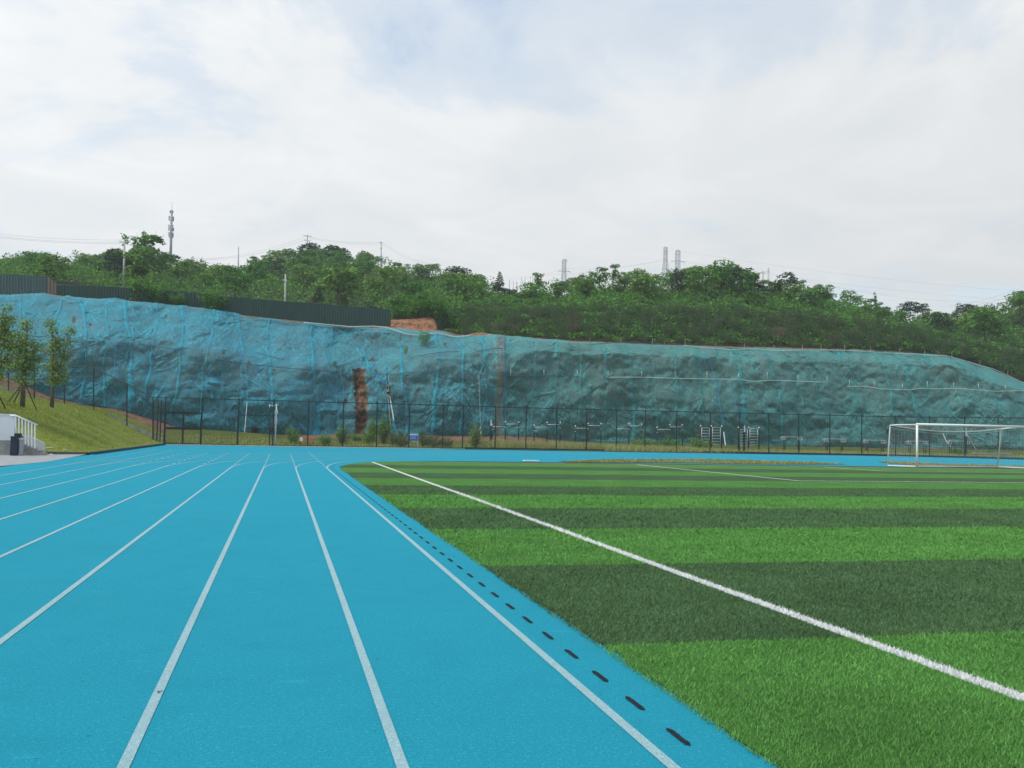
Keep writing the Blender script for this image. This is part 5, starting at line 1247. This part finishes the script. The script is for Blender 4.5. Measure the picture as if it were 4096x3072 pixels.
# ------------------------------------------------------------------ hoarding on the cliff top
def hoarding(name, cols, label, m, per=.30, dep=.045, D=None):
    """corrugated sheet fence: cols = (src x, top y, bottom y, depth)"""
    c = np.array(cols, float)
    for q in c: q[3] = (YC+STEEP(q[0])+SHELF(q[0])+BACK(q[0])+1.3)/ray(q[0], q[2])[1]
    a = at(c[0, 0], c[0, 2], c[0, 3]); b = at(c[-1, 0], c[-1, 2], c[-1, 3]); L = np.linalg.norm((b-a)[:2]); n = max(4, int(L/(per/4))); xs_ = np.linspace(c[0, 0], c[-1, 0], n)
    T = []; B = []
    for i, x in enumerate(xs_):
        dd = np.interp(x, c[:, 0], c[:, 3])-(dep if (i//2) % 2 else 0); T.append(at(x, np.interp(x, c[:, 0], c[:, 1]), dd)); B.append(at(x, np.interp(x, c[:, 0], c[:, 2])+7, dd))
    V = np.array(B+T); F = [(i, i+1, n+i+1, n+i) for i in range(n-1)]
    root = thing(name, B[n//2], label, 'hoarding'); o = MB(); o.v = [tuple(v) for v in V]; o.f = F; ob = build('sheet', o, m, root)
    md = ob.modifiers.new('thickness', 'SOLIDIFY'); md.thickness = .02
    mb = MB(); tt = np.array(T); mb.tube([q+np.array([0, .06, -.03]) for q in T[::8]]+[T[-1]+np.array([0, .06, -.03])], .04, 5); build('top_capping', mb, m, root)
    for x in np.linspace(c[0, 0], c[-1, 0], max(2, int(L/3.2))):
        d_ = np.interp(x, c[:, 0], c[:, 3])+.12; mb = MB(); mb.tube([at(x, np.interp(x, c[:, 0], c[:, 2])+8, d_), at(x, np.interp(x, c[:, 0], c[:, 1])+2, d_)], .05, 6); build('post', mb, M_IRON, root)
    return root
hoarding('site_hoarding', [(-250, 1090, 1176, 117.5), (0, 1096, 1181, 118), (100, 1100, 1180, 118), (188, 1107, 1178, 118.3)], 'blue-grey corrugated site hoarding at the left edge of the cliff top', M_HOARDB)
hoarding('site_hoarding', [(189, 1107, 1178, 118.3), (207, 1118, 1178, 118.9), (226, 1136, 1180, 119.6)], 'brown-stained end panel of the hoarding with a sloping top', M_RUST)
hoarding('site_hoarding', [(227, 1139, 1182, 119.8), (440, 1147, 1193, 120), (620, 1158, 1206, 120), (820, 1176, 1226, 120.5), (866, 1182, 1236, 120.5)], 'low dark green corrugated hoarding half hidden by leafy bushes', M_HOARD)
hoarding('site_hoarding', [(867, 1184, 1242, 120.5), (1100, 1202, 1268, 120.5), (1300, 1217, 1288, 120), (1520, 1235, 1305, 119), (1561, 1239, 1309, 118.6)], 'tall dark green corrugated hoarding ending in a square edge at the red earth bank', M_HOARD)

# ------------------------------------------------------------------ pipes, hoses and stakes on the netting
def hose(name, pts, rad, m, label, cat='hose', push=.16, group=None):
    P = []
    a = np.array(pts, float)
    seg = np.r_[0, np.cumsum(np.hypot(*np.diff(a, axis=0).T))]; n = max(3, int(seg[-1]/22))
    for s_ in np.linspace(0, seg[-1], n): P.append(net_at(np.interp(s_, seg, a[:, 0]), np.interp(s_, seg, a[:, 1]), push))
    P = np.array(P); Yv = P[:, 1].copy()
    if n > 5:   # keep the hose from following every crease
        k = np.array([.25, .5, .25])
        for _ in range(3): Yv = np.minimum(Yv, np.convolve(np.pad(Yv, 1, mode='edge'), k, 'valid')+.02)
        xy = [pix(p)[:2] for p in P]; P = np.array([onY(x, y, yv) for (x, y), yv in zip(xy, Yv)])
    mb = MB(); mb.tube(P, rad, 6); return solo(name, mb, m, label, cat, group, True)
z4 = lambda *q: [(2100+x/2.6976, 950+y/2.6976) for x, y in q]
z5 = lambda *q: [(2800+x/2.6976, 950+y/2.6976) for x, y in q]
z6 = lambda *q: [(3276+x/2.6976, 1100+y/2.6976) for x, y in q]
z3 = lambda *q: [(1400+x/2.6976, 900+y/2.6976) for x, y in q]
z7 = lambda *q: [(x/2.3207, 1180+y/2.3207) for x, y in q]
z8 = lambda *q: [(560+x/2.6976, 1380+y/2.6976) for x, y in q]
z1 = lambda *q: [(1200+x/2.6976, 1500+y/2.6976) for x, y in q]
zz3 = lambda *q: [(2600+x/2.6976, 1550+y/2.6976) for x, y in q]
def water_pipe(name, pts, ups, rad, m, label, upm=M_PVC):
    """spray pipe pinned to the net with short upright nozzles as parts"""
    o = hose(name, pts, rad, m, label, 'pipe'); org = np.array(o.location)
    for (x, y0, y1) in ups:
        a = net_at(x, y0, .2); b = net_at(x, y1, .45); b = onY(x, y1, a[1]-.02); mb = MB(); mb.tube([a-org, b-org], rad*.75, 5); build('nozzle', mb, upm, o, True, True)
    return o
water_pipe('spray_pipe', z4((890, 1507), (1300, 1508), (1700, 1522), (2212, 1530))+z5((410, 1530), (560, 1553), (790, 1540), (1000, 1548), (1375, 1563)),
           [(2100+x/2.6976, 950+1508/2.6976, 950+1442/2.6976) for x in (897, 1260, 1620, 1965)]+[(2800+x/2.6976, 950+a/2.6976, 950+b/2.6976) for x, a, b in ((75, 1530, 1465), (415, 1530, 1470), (725, 1542, 1455), (1058, 1550, 1485), (1370, 1563, 1497))], .042, M_PVC, 'pale wavy spray pipe with nine nozzles across the middle of the teal netting')
water_pipe('spray_pipe', z6((310, 1203), (500, 1200), (680, 1230), (970, 1240), (1110, 1222), (1200, 1230), (1500, 1222), (1900, 1255), (2212, 1248), (2600, 1290)), [(3276+x/2.6976, 1100+a/2.6976, 1100+b/2.6976) for x, a, b in ((328, 1200, 1135), (595, 1212, 1150), (900, 1238, 1172), (1168, 1228, 1146), (1453, 1224, 1164), (1720, 1238, 1172), (2010, 1250, 1190))], .042, M_PVC, 'pale spray pipe with nozzles on the teal netting above the goal')
water_pipe('spray_pipe', z3((1395, 1612), (1800, 1626), (2212, 1625))+z4((200, 1490), (580, 1500)), [(1400+x/2.6976, 900+1625/2.6976, 900+1560/2.6976) for x in (1735, 2093)]+[(2100+565/2.6976, 950+1498/2.6976, 950+1432/2.6976)], .045, M_DPIPE, 'dark spray pipe with pale nozzles right of the tan gap in the netting')
for pts, rad, m, lab in ((z4((1715, 1165), (1950, 1190), (2212, 1210))+z5((340, 1213), (550, 1200), (850, 1220), (1105, 1217)), .035, M_PVC, 'thin pale pipe along the top edge of the teal netting, left length'),
                         (z5((1295, 1212), (1700, 1225), (2212, 1258))+z6((1000, 845), (1150, 865), (1370, 870), (1560, 920), (1900, 1020), (2212, 1165), (2600, 1330)), .035, M_PVC, 'thin pale pipe on the teal netting top edge, sloping down to the right'),
                         (z4((700, 1150), (1000, 1135), (1300, 1150), (1700, 1160)), .035, M_DPIPE, 'dark thin pipe along the top edge of the teal netting'),
                         (z3((-500, 1050), (0, 1098), (250, 1092), (400, 1105), (600, 1175), (740, 1190), (950, 1166), (1130, 1210), (1320, 1190)), .055, M_PVC, 'pale pipe sagging across the top of the blue netting below the red earth bank'),
                         (z3((640, 1440), (700, 1415), (1000, 1370), (1180, 1365)), .04, M_DPIPE, 'dark hose on the ledge below the leafy shrub'), (z3((1360, 1370), (1530, 1330), (1640, 1330)), .04, M_DPIPE, 'dark hose left of the tan gap near the top'),
                         (z3((420, 1622), (640, 1585), (1000, 1580)), .045, M_DPIPE, 'dark blue hose above the person'), (z3((-80, 1595), (0, 1603), (160, 1606), (420, 1610)), .028, M_DPIPE, 'dark hose crossing the top of the torn strip'),
                         (z7((255, 378), (640, 400), (760, 412), (880, 440)), .045, M_DPIPE, 'dark hose behind the young trees'), (z7((1290, 455), (1480, 482), (1680, 508)), .045, M_DPIPE, 'dark hose on the left part of the blue netting'),
                         (z8((750, 145), (1250, 215), (1600, 250), (1950, 275), (2080, 292)), .045, M_DPIPE, 'long dark hose under the ledge left of the torn strip'), (z8((1260, 80), (1420, 125), (1560, 160)), .04, M_DPIPE, 'short dark hose lying on the ledge')):
    hose('water_hose', pts, rad, m, lab)
for pts, m, lab in ((z7((1070, 450), (1066, 620), (1055, 790)), M_BHOSE, 'thin blue hose hanging above the stairs'), (z8((1010, -15), (1070, 60), (1110, 130), (1150, 330), (1165, 450), (1158, 600)), M_BHOSE, 'blue hose running down to the leaning white pole'), (z8((2160, 290), (2195, 430), (2195, 600), (2200, 760)), M_BHOSE, 'blue hose hanging left of the torn strip'),
                    (z3((230, 1490), (290, 1620), (370, 1680)), M_BHOSE, 'blue rope from the ledge towards the person'), (z1((815, -10), (870, 60), (928, 128)), M_BHOSE, 'left strand of the doubled blue rope tied beside the person'), (z1((840, -10), (890, 55), (940, 120)), M_BHOSE, 'right strand of the doubled blue rope tied beside the person'),
                    (z3((1652, 1195), (1660, 1400), (1668, 1660))+z1((2215, 300), (2217, 560)), M_BHOSE, 'straight blue hose down the middle of the tan gap'), (z5((40, 1195), (110, 1350), (160, 1520), (190, 1659))+zz3((745, 140), (775, 330), (792, 480)), M_BHOSE, 'blue rope slanting down right to the first ladder wall bars'),
                    (z5((320, 1540), (350, 1655))+zz3((920, 160), (950, 290), (962, 400)), M_BHOSE, 'shorter blue rope slanting down to the second ladder wall bars'), (z1((1930, 0), (1940, 300), (1948, 560)), M_ROPE, 'grey hose hanging left of the tan gap'), (z3((230, 1100), (290, 1280), (240, 1500)), M_DPIPE, 'thin rope on the upper blue netting'),
                    (z4((1925, 1190), (1990, 1320)), M_BHOSE, 'short blue rope from the top edge of the teal netting')):
    hose('hanging_rope', pts, .024, m, lab, 'rope')
for a, b, rad, m, lab in ((z8((1155, 620))[0], z8((1127, 965))[0], .042, M_WHITE, 'white pole leaning against the netting inside the open gateway'), (z1((970, 235))[0], z1((1012, 490))[0], .065, M_PVC, 'long white pole under the person'), (z1((1008, 490))[0], z1((1030, 600))[0], .05, M_BHOSE, 'blue lower end of the long white pole, right leg'), (z1((1002, 490))[0], z1((1006, 610))[0], .05, M_BHOSE, 'blue lower end of the long white pole, left leg'),
                          (z1((950, 245))[0], z1((985, 610))[0], .03, M_ROPE, 'thin grey rope hanging beside the long white pole'), (zz3((795, 480))[0], zz3((815, 628))[0], .06, M_WHITE, 'white end of the rope beside the first ladder wall bars'), (z1((1948, 560))[0], z1((1956, 690))[0], .06, M_WHITE, 'white end of the grey hose by the young conifer')):
    pa = net_at(*a, .35); pb = net_at(*b, .35); pb = onY(b[0], b[1], min(pb[1], YC-1.0)); mb = MB(); mb.tube([pa, (pa+pb)/2, pb], rad, 6); solo('pole', mb, m, lab, 'pole')
for pts, rad, lab in ((((3771, 1733), (3785, 1765), (3812, 1797)), .06, 'curved white pipe seen through the goal net'), (((3862, 1710), (3872, 1745), (3905, 1799)), .05, 'pale blue rope with a white end seen through the goal')):
    P = [net_at(x, y, .5) for x, y in pts]; mb = MB(); mb.tube(P, rad, 6); solo('pole', mb, M_WHITE if rad > .055 else M_ROPE, lab, 'pole')
for x, y0, y1 in [(2100+x/2.6976, 950+a/2.6976, 950+b/2.6976) for x, a, b in ((465, 1140, 1105), (697, 1150, 1088), (1033, 1140, 1075), (1373, 1150, 1087), (1503, 1160, 1125), (1725, 1172, 1105), (2055, 1195, 1137))]+[(2800+x/2.6976, 950+a/2.6976, 950+b/2.6976) for x, a, b in ((168, 1195, 1137), (478, 1208, 1138), (798, 1215, 1157), (1103, 1218, 1157), (1305, 1212, 1150), (1558, 1220, 1160), (1840, 1232, 1178), (2153, 1252, 1195))]+[(3276+x/2.6976, 1100+a/2.6976, 1100+b/2.6976) for x, a, b in ((870, 852, 790), (1138, 865, 810), (1432, 880, 825), (1735, 975, 918), (2035, 1080, 1025))]:
    a = net_at(x, y0, .05); b = onY(x+1.5, y1, a[1]); mb = MB(); mb.tube([a, b], .035, 5)
    side = 'on the level top edge left of the pale pipe' if x < 2730 else ('on the level top edge between the pale pipe ends' if x < 3640 else 'on the sloping top edge above the goal')
    solo('stake', mb, M_STAKE, f'thin wooden stake {side}, teal netting', 'stake', f'net stakes {side}')

# ------------------------------------------------------------------ person on the cliff face
def person():
    foot = net_at(1554, 1590, .45); D = (foot-CAM)@_f; px_ = D/FL; Yp_ = foot[1]
    def J(x, y, dy=0.0): return np.array(onY(x, y, Yp_))+np.array([0, dy, 0])
    root = thing('person', foot, 'person in black top and dark shorts on a rope against the blue netting', 'person')
    org = np.array(root.location)
    pel = J(1553, 1566, -.05); chest = J(1555, 1548, -.02); neck = J(1554, 1541); head = J(1553, 1537, .03); crown_ = J(1553, 1533.5, .03)
    shl, shr = J(1549.5, 1544, 0), J(1559.5, 1544, 0); ell, elr = J(1548.5, 1550, .22), J(1562, 1553, .10); hal, har = J(1549, 1544.5, .42), J(1559.5, 1556, .26)
    hil, hir = J(1551, 1568.5, -.03), J(1556, 1568.5, -.03); knl, knr = J(1548, 1577, .14), J(1555.5, 1579, .04); anl, anr = J(1549.5, 1586, -.02), J(1555, 1589, -.08); tol, tor = J(1548.5, 1588.5, .12), J(1554.5, 1591.5, .10)
    vs = [pel, chest, neck, head, crown_, shl, ell, hal, shr, elr, har, hil, knl, anl, tol, hir, knr, anr, tor]
    ed = [(0, 1), (1, 2), (2, 3), (3, 4), (1, 5), (5, 6), (6, 7), (1, 8), (8, 9), (9, 10), (0, 11), (11, 12), (12, 13), (13, 14), (0, 15), (15, 16), (16, 17), (17, 18)]
    rad = [.145, .15, .055, .095, .075, .065, .042, .034, .065, .042, .034, .10, .06, .042, .032, .10, .06, .042, .032]
    for hb, hd in ((7, vs[7]-vs[6]), (10, vs[10]-vs[9])):     # four fingers and a thumb
        d = hd/np.linalg.norm(hd); s_ = np.cross(d, [0, 0, 1.0]); s_ /= np.linalg.norm(s_)+1e-6; u_ = np.cross(s_, d); hand = vs[hb]
        kn = len(vs); vs.append(hand+d*.075); ed.append((hb, kn)); rad.append(.03)
        for q, L in ((-.030, .066), (-.010, .078), (.010, .074), (.030, .058)):
            k0 = len(vs); vs += [vs[kn]+s_*q+d*.02, vs[kn]+s_*q*1.1+d*(.02+L*.5)-u_*.012, vs[kn]+s_*q*1.1+d*(.02+L*.8)-u_*.045]; ed += [(kn, k0), (k0, k0+1), (k0+1, k0+2)]; rad += [.010, .009, .008]
        k0 = len(vs); vs += [hand+s_*.045+d*.03, hand+s_*.062+d*.065-u_*.02]; ed += [(hb, k0), (k0, k0+1)]; rad += [.012, .010]
    me = bpy.data.meshes.new('body'); me.from_pydata([tuple(v-org) for v in vs], ed, []); me.update(); o = link('body', me, M_SKIN, root)
    sk = o.modifiers.new('skin', 'SKIN'); sk.use_smooth_shade = True
    for i, r_ in enumerate(rad): me.skin_vertices[0].data[i].radius = (r_, r_*.85)
    me.skin_vertices[0].data[0].use_root = True
    o.modifiers.new('sub', 'SUBSURF').levels = 1; o.modifiers['sub'].render_levels = 2
    def shell(name, pts, edges, rads, m):
        me = bpy.data.meshes.new(name); me.from_pydata([tuple(v-org) for v in pts], edges, []); me.update(); q = link(name, me, m, root); s_ = q.modifiers.new('skin', 'SKIN'); s_.use_smooth_shade = True
        for i, r_ in enumerate(rads): me.skin_vertices[0].data[i].radius = (r_, r_*.88)
        me.skin_vertices[0].data[0].use_root = True; mm = q.modifiers.new('sub', 'SUBSURF'); mm.levels = 1; mm.render_levels = 2
    shell('shirt', [chest, pel+(chest-pel)*.1, neck+(chest-neck)*.35, shl, shl+(ell-shl)*.75, shr, shr+(elr-shr)*.75], [(0, 1), (0, 2), (0, 3), (3, 4), (0, 5), (5, 6)], [.172, .165, .08, .085, .062, .085, .062], M_CLOTH)
    shell('shorts', [pel, hil, knl+(hil-knl)*.25, hir, knr+(hir-knr)*.25], [(0, 1), (1, 2), (0, 3), (3, 4)], [.165, .125, .095, .125, .095], M_SHORT)
    mb = MB(); c = (head+crown_)/2+np.array([0, -.015, .035]); mb.ball(c, .108, (1, 1.02, 1.0), 12, 8); build('hair', mb, M_HAIR, root, True)
    for a, b in ((anl, tol), (anr, tor)): mb = MB(); mb.ball((a+b)/2+np.array([0, 0, -.015]), .10, (.55, 1.2, .5), 10, 6); build('shoe', mb, M_SHOE, root, True)
    mb = MB(); mb.tube([shl+np.array([.03, -.16, .05]), chest+np.array([-.02, -.19, -.02]), pel+np.array([.02, -.19, .16]), pel+np.array([.15, -.1, .1])], .018, 5); mb.tube([shr+np.array([-.06, -.16, .05]), chest+np.array([.02, -.19, -.1]), pel+np.array([-.12, -.16, .14])], .016, 5)
    mb.box(pel+np.array([-.02, -.17, .22]), (.16, .04, .07)); build('harness', mb, M_STRAP, root)
    mb = MB(); t0 = net_at(1556, 1500, .25); mb.tube([t0, J(1554, 1525, -.2), pel+np.array([0, -.2, .1])], .018, 5); solo('climbing_rope', mb, M_ROPE, 'thin rope from which the person in black hangs', 'rope')
person()

# ------------------------------------------------------------------ poles, mast, pylons and wires on the hills
def utility_pole(x, yt, yb, D, arms, label, rad=.15):
    b = at(x, yb, D); t_ = at(x, yt, D); root = thing('utility_pole', b, label, 'utility pole')
    mb = MB(); mb.tube([b+np.array([0, 0, -3]), t_], [rad, rad*.62], 8); build('shaft', mb, M_POLE, root, True)
    for (dy, w) in arms:
        z = t_+np.array([0, 0, -dy]); mb = MB(); mb.box(z, (w, .10, .10), .2); ar = build('crossarm', mb, M_STEELD, root)
        mb = MB()
        for s_ in (-.46, 0, .46): mb.tube([z+np.array([s_*w, s_*w*.2, .04]), z+np.array([s_*w, s_*w*.2, .26])], .05, 6)
        build('insulator', mb, M_WHITE, ar)
    return root
utility_pole(498, 958, 1085, 138, [(.4, 1.3)], 'concrete utility pole with a small crossarm left of the big rounded tree', .19)
utility_pole(954, 986, 1075, 225, [], 'bare thin pole without crossarms standing on the ridge', .17)
utility_pole(1230, 938, 1000, 238, [(.35, 2.0), (1.5, 1.6)], 'utility pole with two crossarms on the hilltop above the dark crown', .17)
utility_pole(1525, 967, 1040, 232, [(.25, .9), (1.6, .6)], 'utility pole on the right shoulder of the hilltop', .17)
utility_pole(1142, 1096, 1215, 131, [(1.0, .35)], 'pale concrete pole rising behind the tall green hoarding', .16)
utility_pole(1900, 1107, 1170, 168, [(.7, .9), (1.6, .5)], 'short white pole half sunk in the trees right of the red earth', .13)
utility_pole(2038, 1117, 1165, 185, [], 'tiny bare post at the low gap in the skyline', .10)
utility_pole(2360, 1076, 1130, 175, [(.6, 1.0), (1.3, 1.0)], 'dark stubby pole between the lone pylon and the pylon pair', .12)
mast = at(681, 1075, 260); top = at(688, 808, 260); root = thing('phone_mast', mast, 'slim phone mast with four clusters of antennas above the left ridge', 'mast'); px_ = 260/FL
def mp(y, dx=0, dy=0): f_ = (1075-y)/(1075-808); p = mast+(top-mast)*f_; return p+np.array([dx*px_, dy, 0])
mb = MB(); mb.tube([mp(1090), mp(840), mp(838)], [.42, .26, .05], 8); mb.tube([mp(840), mp(808)], .05, 5); build('shaft', mb, M_STEEL, root, True)
for y0, y1, offs in ((843, 853, (-5, 4)), (865, 884, (-8, -2, 6)), (900, 908, (-8, 5)), (910, 924, (-8, 3, 7)), (930, 948, (-7, -1, 6))):
    mb = MB(); mb.tube([mp(y0+3, offs[0]), mp(y0+3, offs[-1])], .06, 5); mb.tube([mp(y1-2, offs[0]), mp(y1-2, offs[-1])], .06, 5); mt = build('mount_ring', mb, M_STEELD, root)
    for k, o_ in enumerate(offs): a = mp(y1, o_, -.3+.3*k); b = mp(y0, o_*1.12, -.3+.3*k); mb = MB(); mb.box((a+b)/2, (.28, .2, np.linalg.norm(b-a)), .3*k); build('antenna', mb, M_STEELD, mt)
mb = MB(); mb.tube([mp(951, -8), mp(951, 8)], .10, 6); build('platform', mb, M_STEELD, root)
def pylon(x, yt, yb, D, wt, wb, heads, label, name='pylon'):
    b = at(x, yb, D); t_ = at(x, yt, D); H = t_[2]-b[2]; s_ = D/FL; root = thing(name, b, label, 'pylon'); mb = MB(); n = 9; r_ = .085*D/400
    def cn(f, i): w = (wb+(wt-wb)*min(1, f/.62))*s_/2; return b+np.array([(w if i in (0, 1) else -w), (w if i in (1, 2) else -w), H*f])
    for i in range(4): mb.tube([cn(0, i), cn(.62, i), cn(1, i)], r_, 4)
    for k in range(n):
        f0, f1 = k/n, (k+1)/n
        for i in range(4): mb.tube([cn(f0, i), cn(f1, (i+1) % 4)], r_*.6, 3); mb.tube([cn(f1, i), cn(f0, (i+1) % 4)], r_*.6, 3); mb.tube([cn(f1, i), cn(f1, (i+1) % 4)], r_*.6, 3)
    build('lattice', mb, M_STEEL, root)
    for f, l, rr in heads:
        mb = MB(); c = b+np.array([0, 0, H*f]); L_ = l*s_; mb.tube([c+np.array([-L_*(1 if rr else .3), 0, 0]), c+np.array([L_, 0, 0])], r_*1.1, 4); mb.tube([c+np.array([L_, 0, 0]), c+np.array([0, 0, H*.05])], r_*.6, 3)
        if rr: mb.tube([c+np.array([-L_, 0, 0]), c+np.array([0, 0, H*.05])], r_*.6, 3)
        ar = build('crossarm', mb, M_STEEL, root); mb = MB(); mb.tube([c+np.array([L_*.98, 0, 0]), c+np.array([L_*.98, 0, -H*.07])], r_*.8, 4); build('insulator', mb, M_STEELD, ar)
    return root
pylon(2255, 1038, 1150, 420, 13, 20, ((1.0, 12, False), (.58, 27, True)), 'lone lattice pylon standing apart left of the pylon pair')
pylon(2661, 988, 1120, 400, 12, 26, ((.99, 5, True), (.86, 7, True), (.6, 8, True)), 'taller dark-headed lattice pylon of the pair')
pylon(2710, 1002, 1120, 430, 15, 17, ((1.0, 9, True), (.63, 30, True), (.34, 28, True)), 'shorter square-topped lattice pylon of the pair with wide arms')
pr_ = thing('portal_pylon', at(3062, 1150, 480), 'faint two-legged portal pylon behind the trees right of the largest tree', 'pylon')
for dx, yt in ((-10, 1082), (12, 1071)):
    mb = MB(); A = lambda x, y: at(3062+x, y, 480)
    for o_ in (-3.5, 3.5): mb.tube([A(dx+o_, 1150), A(dx+o_*.4, yt)], .10, 4)
    for k in range(7): y0 = 1148-(1148-yt)*k/7; y1 = 1148-(1148-yt)*(k+1)/7; mb.tube([A(dx-3.2, y0), A(dx+2.8, y1)], .06, 3); mb.tube([A(dx+3.2, y0), A(dx-2.8, y1)], .06, 3)
    build('tower_leg', mb, M_STEEL, pr_)
mb = MB(); mb.tube([A(-15, 1096), A(16, 1086)], .12, 4); mb.tube([A(-15, 1091), A(16, 1081)], .10, 4); build('crossarm', mb, M_STEEL, pr_)
def wire(pts, D, label, rad=.028, sag=0.0, group=None):
    a = np.array(pts, float); P = [at(x, y, np.interp(x, a[:, 0], D) if isinstance(D, (list, tuple)) else D) for x, y in zip(np.linspace(a[0, 0], a[-1, 0], 24), np.interp(np.linspace(a[0, 0], a[-1, 0], 24), a[:, 0], a[:, 1]))]
    q = np.linspace(0, 1, 24); P = [p+np.array([0, 0, -sag*4*t*(1-t)]) for p, t in zip(P, q)]; mb = MB(); mb.tube(P, rad*.72, 4, False); solo('power_line', mb, M_WIRE, label, 'power line', group)
for y0, y1, w in ((922, 960, 'top'), (933, 969, 'middle'), (938, 974, 'bottom')): wire([(-200, y0-12), (494, y1)], 138, f'{w} wire of the three running left from the concrete utility pole', .022, .5)
for a, b, w in (((500, 961), (905, 1062), 'upper'), ((500, 971), (800, 1050), 'lower')): wire([a, b], [138, 230], f'{w} wire falling right from the concrete utility pole behind the bulbous tree', .022, .6)
for y0, w in ((944, 'upper'), (956, 'lower')): wire([(800, 1036+.3*(y0-944)), (1229, y0)], [225, 238], f'{w} wire rising to the two-armed hilltop pole from the left', .034, 1.2)
for y0, y1, w in ((946, 968, 'upper'), (950, 976, 'lower')): wire([(1231, y0), (1525, y1)], [238, 232], f'{w} wire between the two hilltop poles', .034, .6)
for y0, y1, w in ((968, 1052, 'upper'), (976, 1058, 'lower')): wire([(1526, y0), (1716, y1)], [232, 215], f'{w} wire falling right from the second hilltop pole', .034, .7)
for k, (x0, y0, x1, y1, D, lab) in enumerate(((1985, 1110, 2655, 1042, 410, 'highest wire reaching the pylon pair from the left'), (1985, 1120, 2250, 1074, 415, 'wire ending at the arm of the lone pylon from the left'), (2262, 1073, 2650, 1038, 415, 'wire from the lone pylon to the pylon pair'), (1990, 1135, 2420, 1074, 430, 'lowest wire behind the lone pylon'), (2715, 1005, 4096, 1167, 430, 'highest wire falling right from the square-topped pylon'), (2715, 1042, 4020, 1200, 430, 'second wire falling right from the square-topped pylon'), (3330, 1148, 3960, 1210, 430, 'third wire over the descending ridge'), (3070, 1088, 3600, 1180, 470, 'wire falling right from the portal pylon'), (3800, 1225, 4200, 1095, 300, 'steep wire rising at the right edge, upper strand'), (3830, 1228, 4200, 1118, 300, 'steep wire rising at the right edge, lower strand'))):
    wire([(x0, y0), (x1, y1)], D, lab, .045, 1.6)
# the thin haze that softens the far hills
hz = MB(); hz.box((0, 0, 45), (6300, 6300, 92.4)); hm = bpy.data.materials.new('haze'); hm.use_nodes = True; ht = hm.node_tree; ht.nodes.clear()
ho = N(ht, 'ShaderNodeOutputMaterial'); pv = N(ht, 'ShaderNodeVolumePrincipled'); pv.inputs['Density'].default_value = .00045; pv.inputs['Color'].default_value = (.86, .93, .96, 1); ht.links.new(pv.outputs[0], ho.inputs['Volume'])
tag(build('haze', hz, hm), kind='stuff')
# dry reed stalks on the skyline gap
rd = random.Random(5)
for k in range(9):
    x = 2052+k*10+rd.uniform(-3, 3); mb = MB(); mb.tube([at(x, 1165, 175), at(x+rd.uniform(-3, 3), 1110+rd.uniform(-8, 18), 175)], [.05, .02], 4); solo('reed_stalk', mb, M_STAKE, 'dry upright reed stalk in the low gap of the skyline', 'reed', 'reed stalks in the skyline gap')
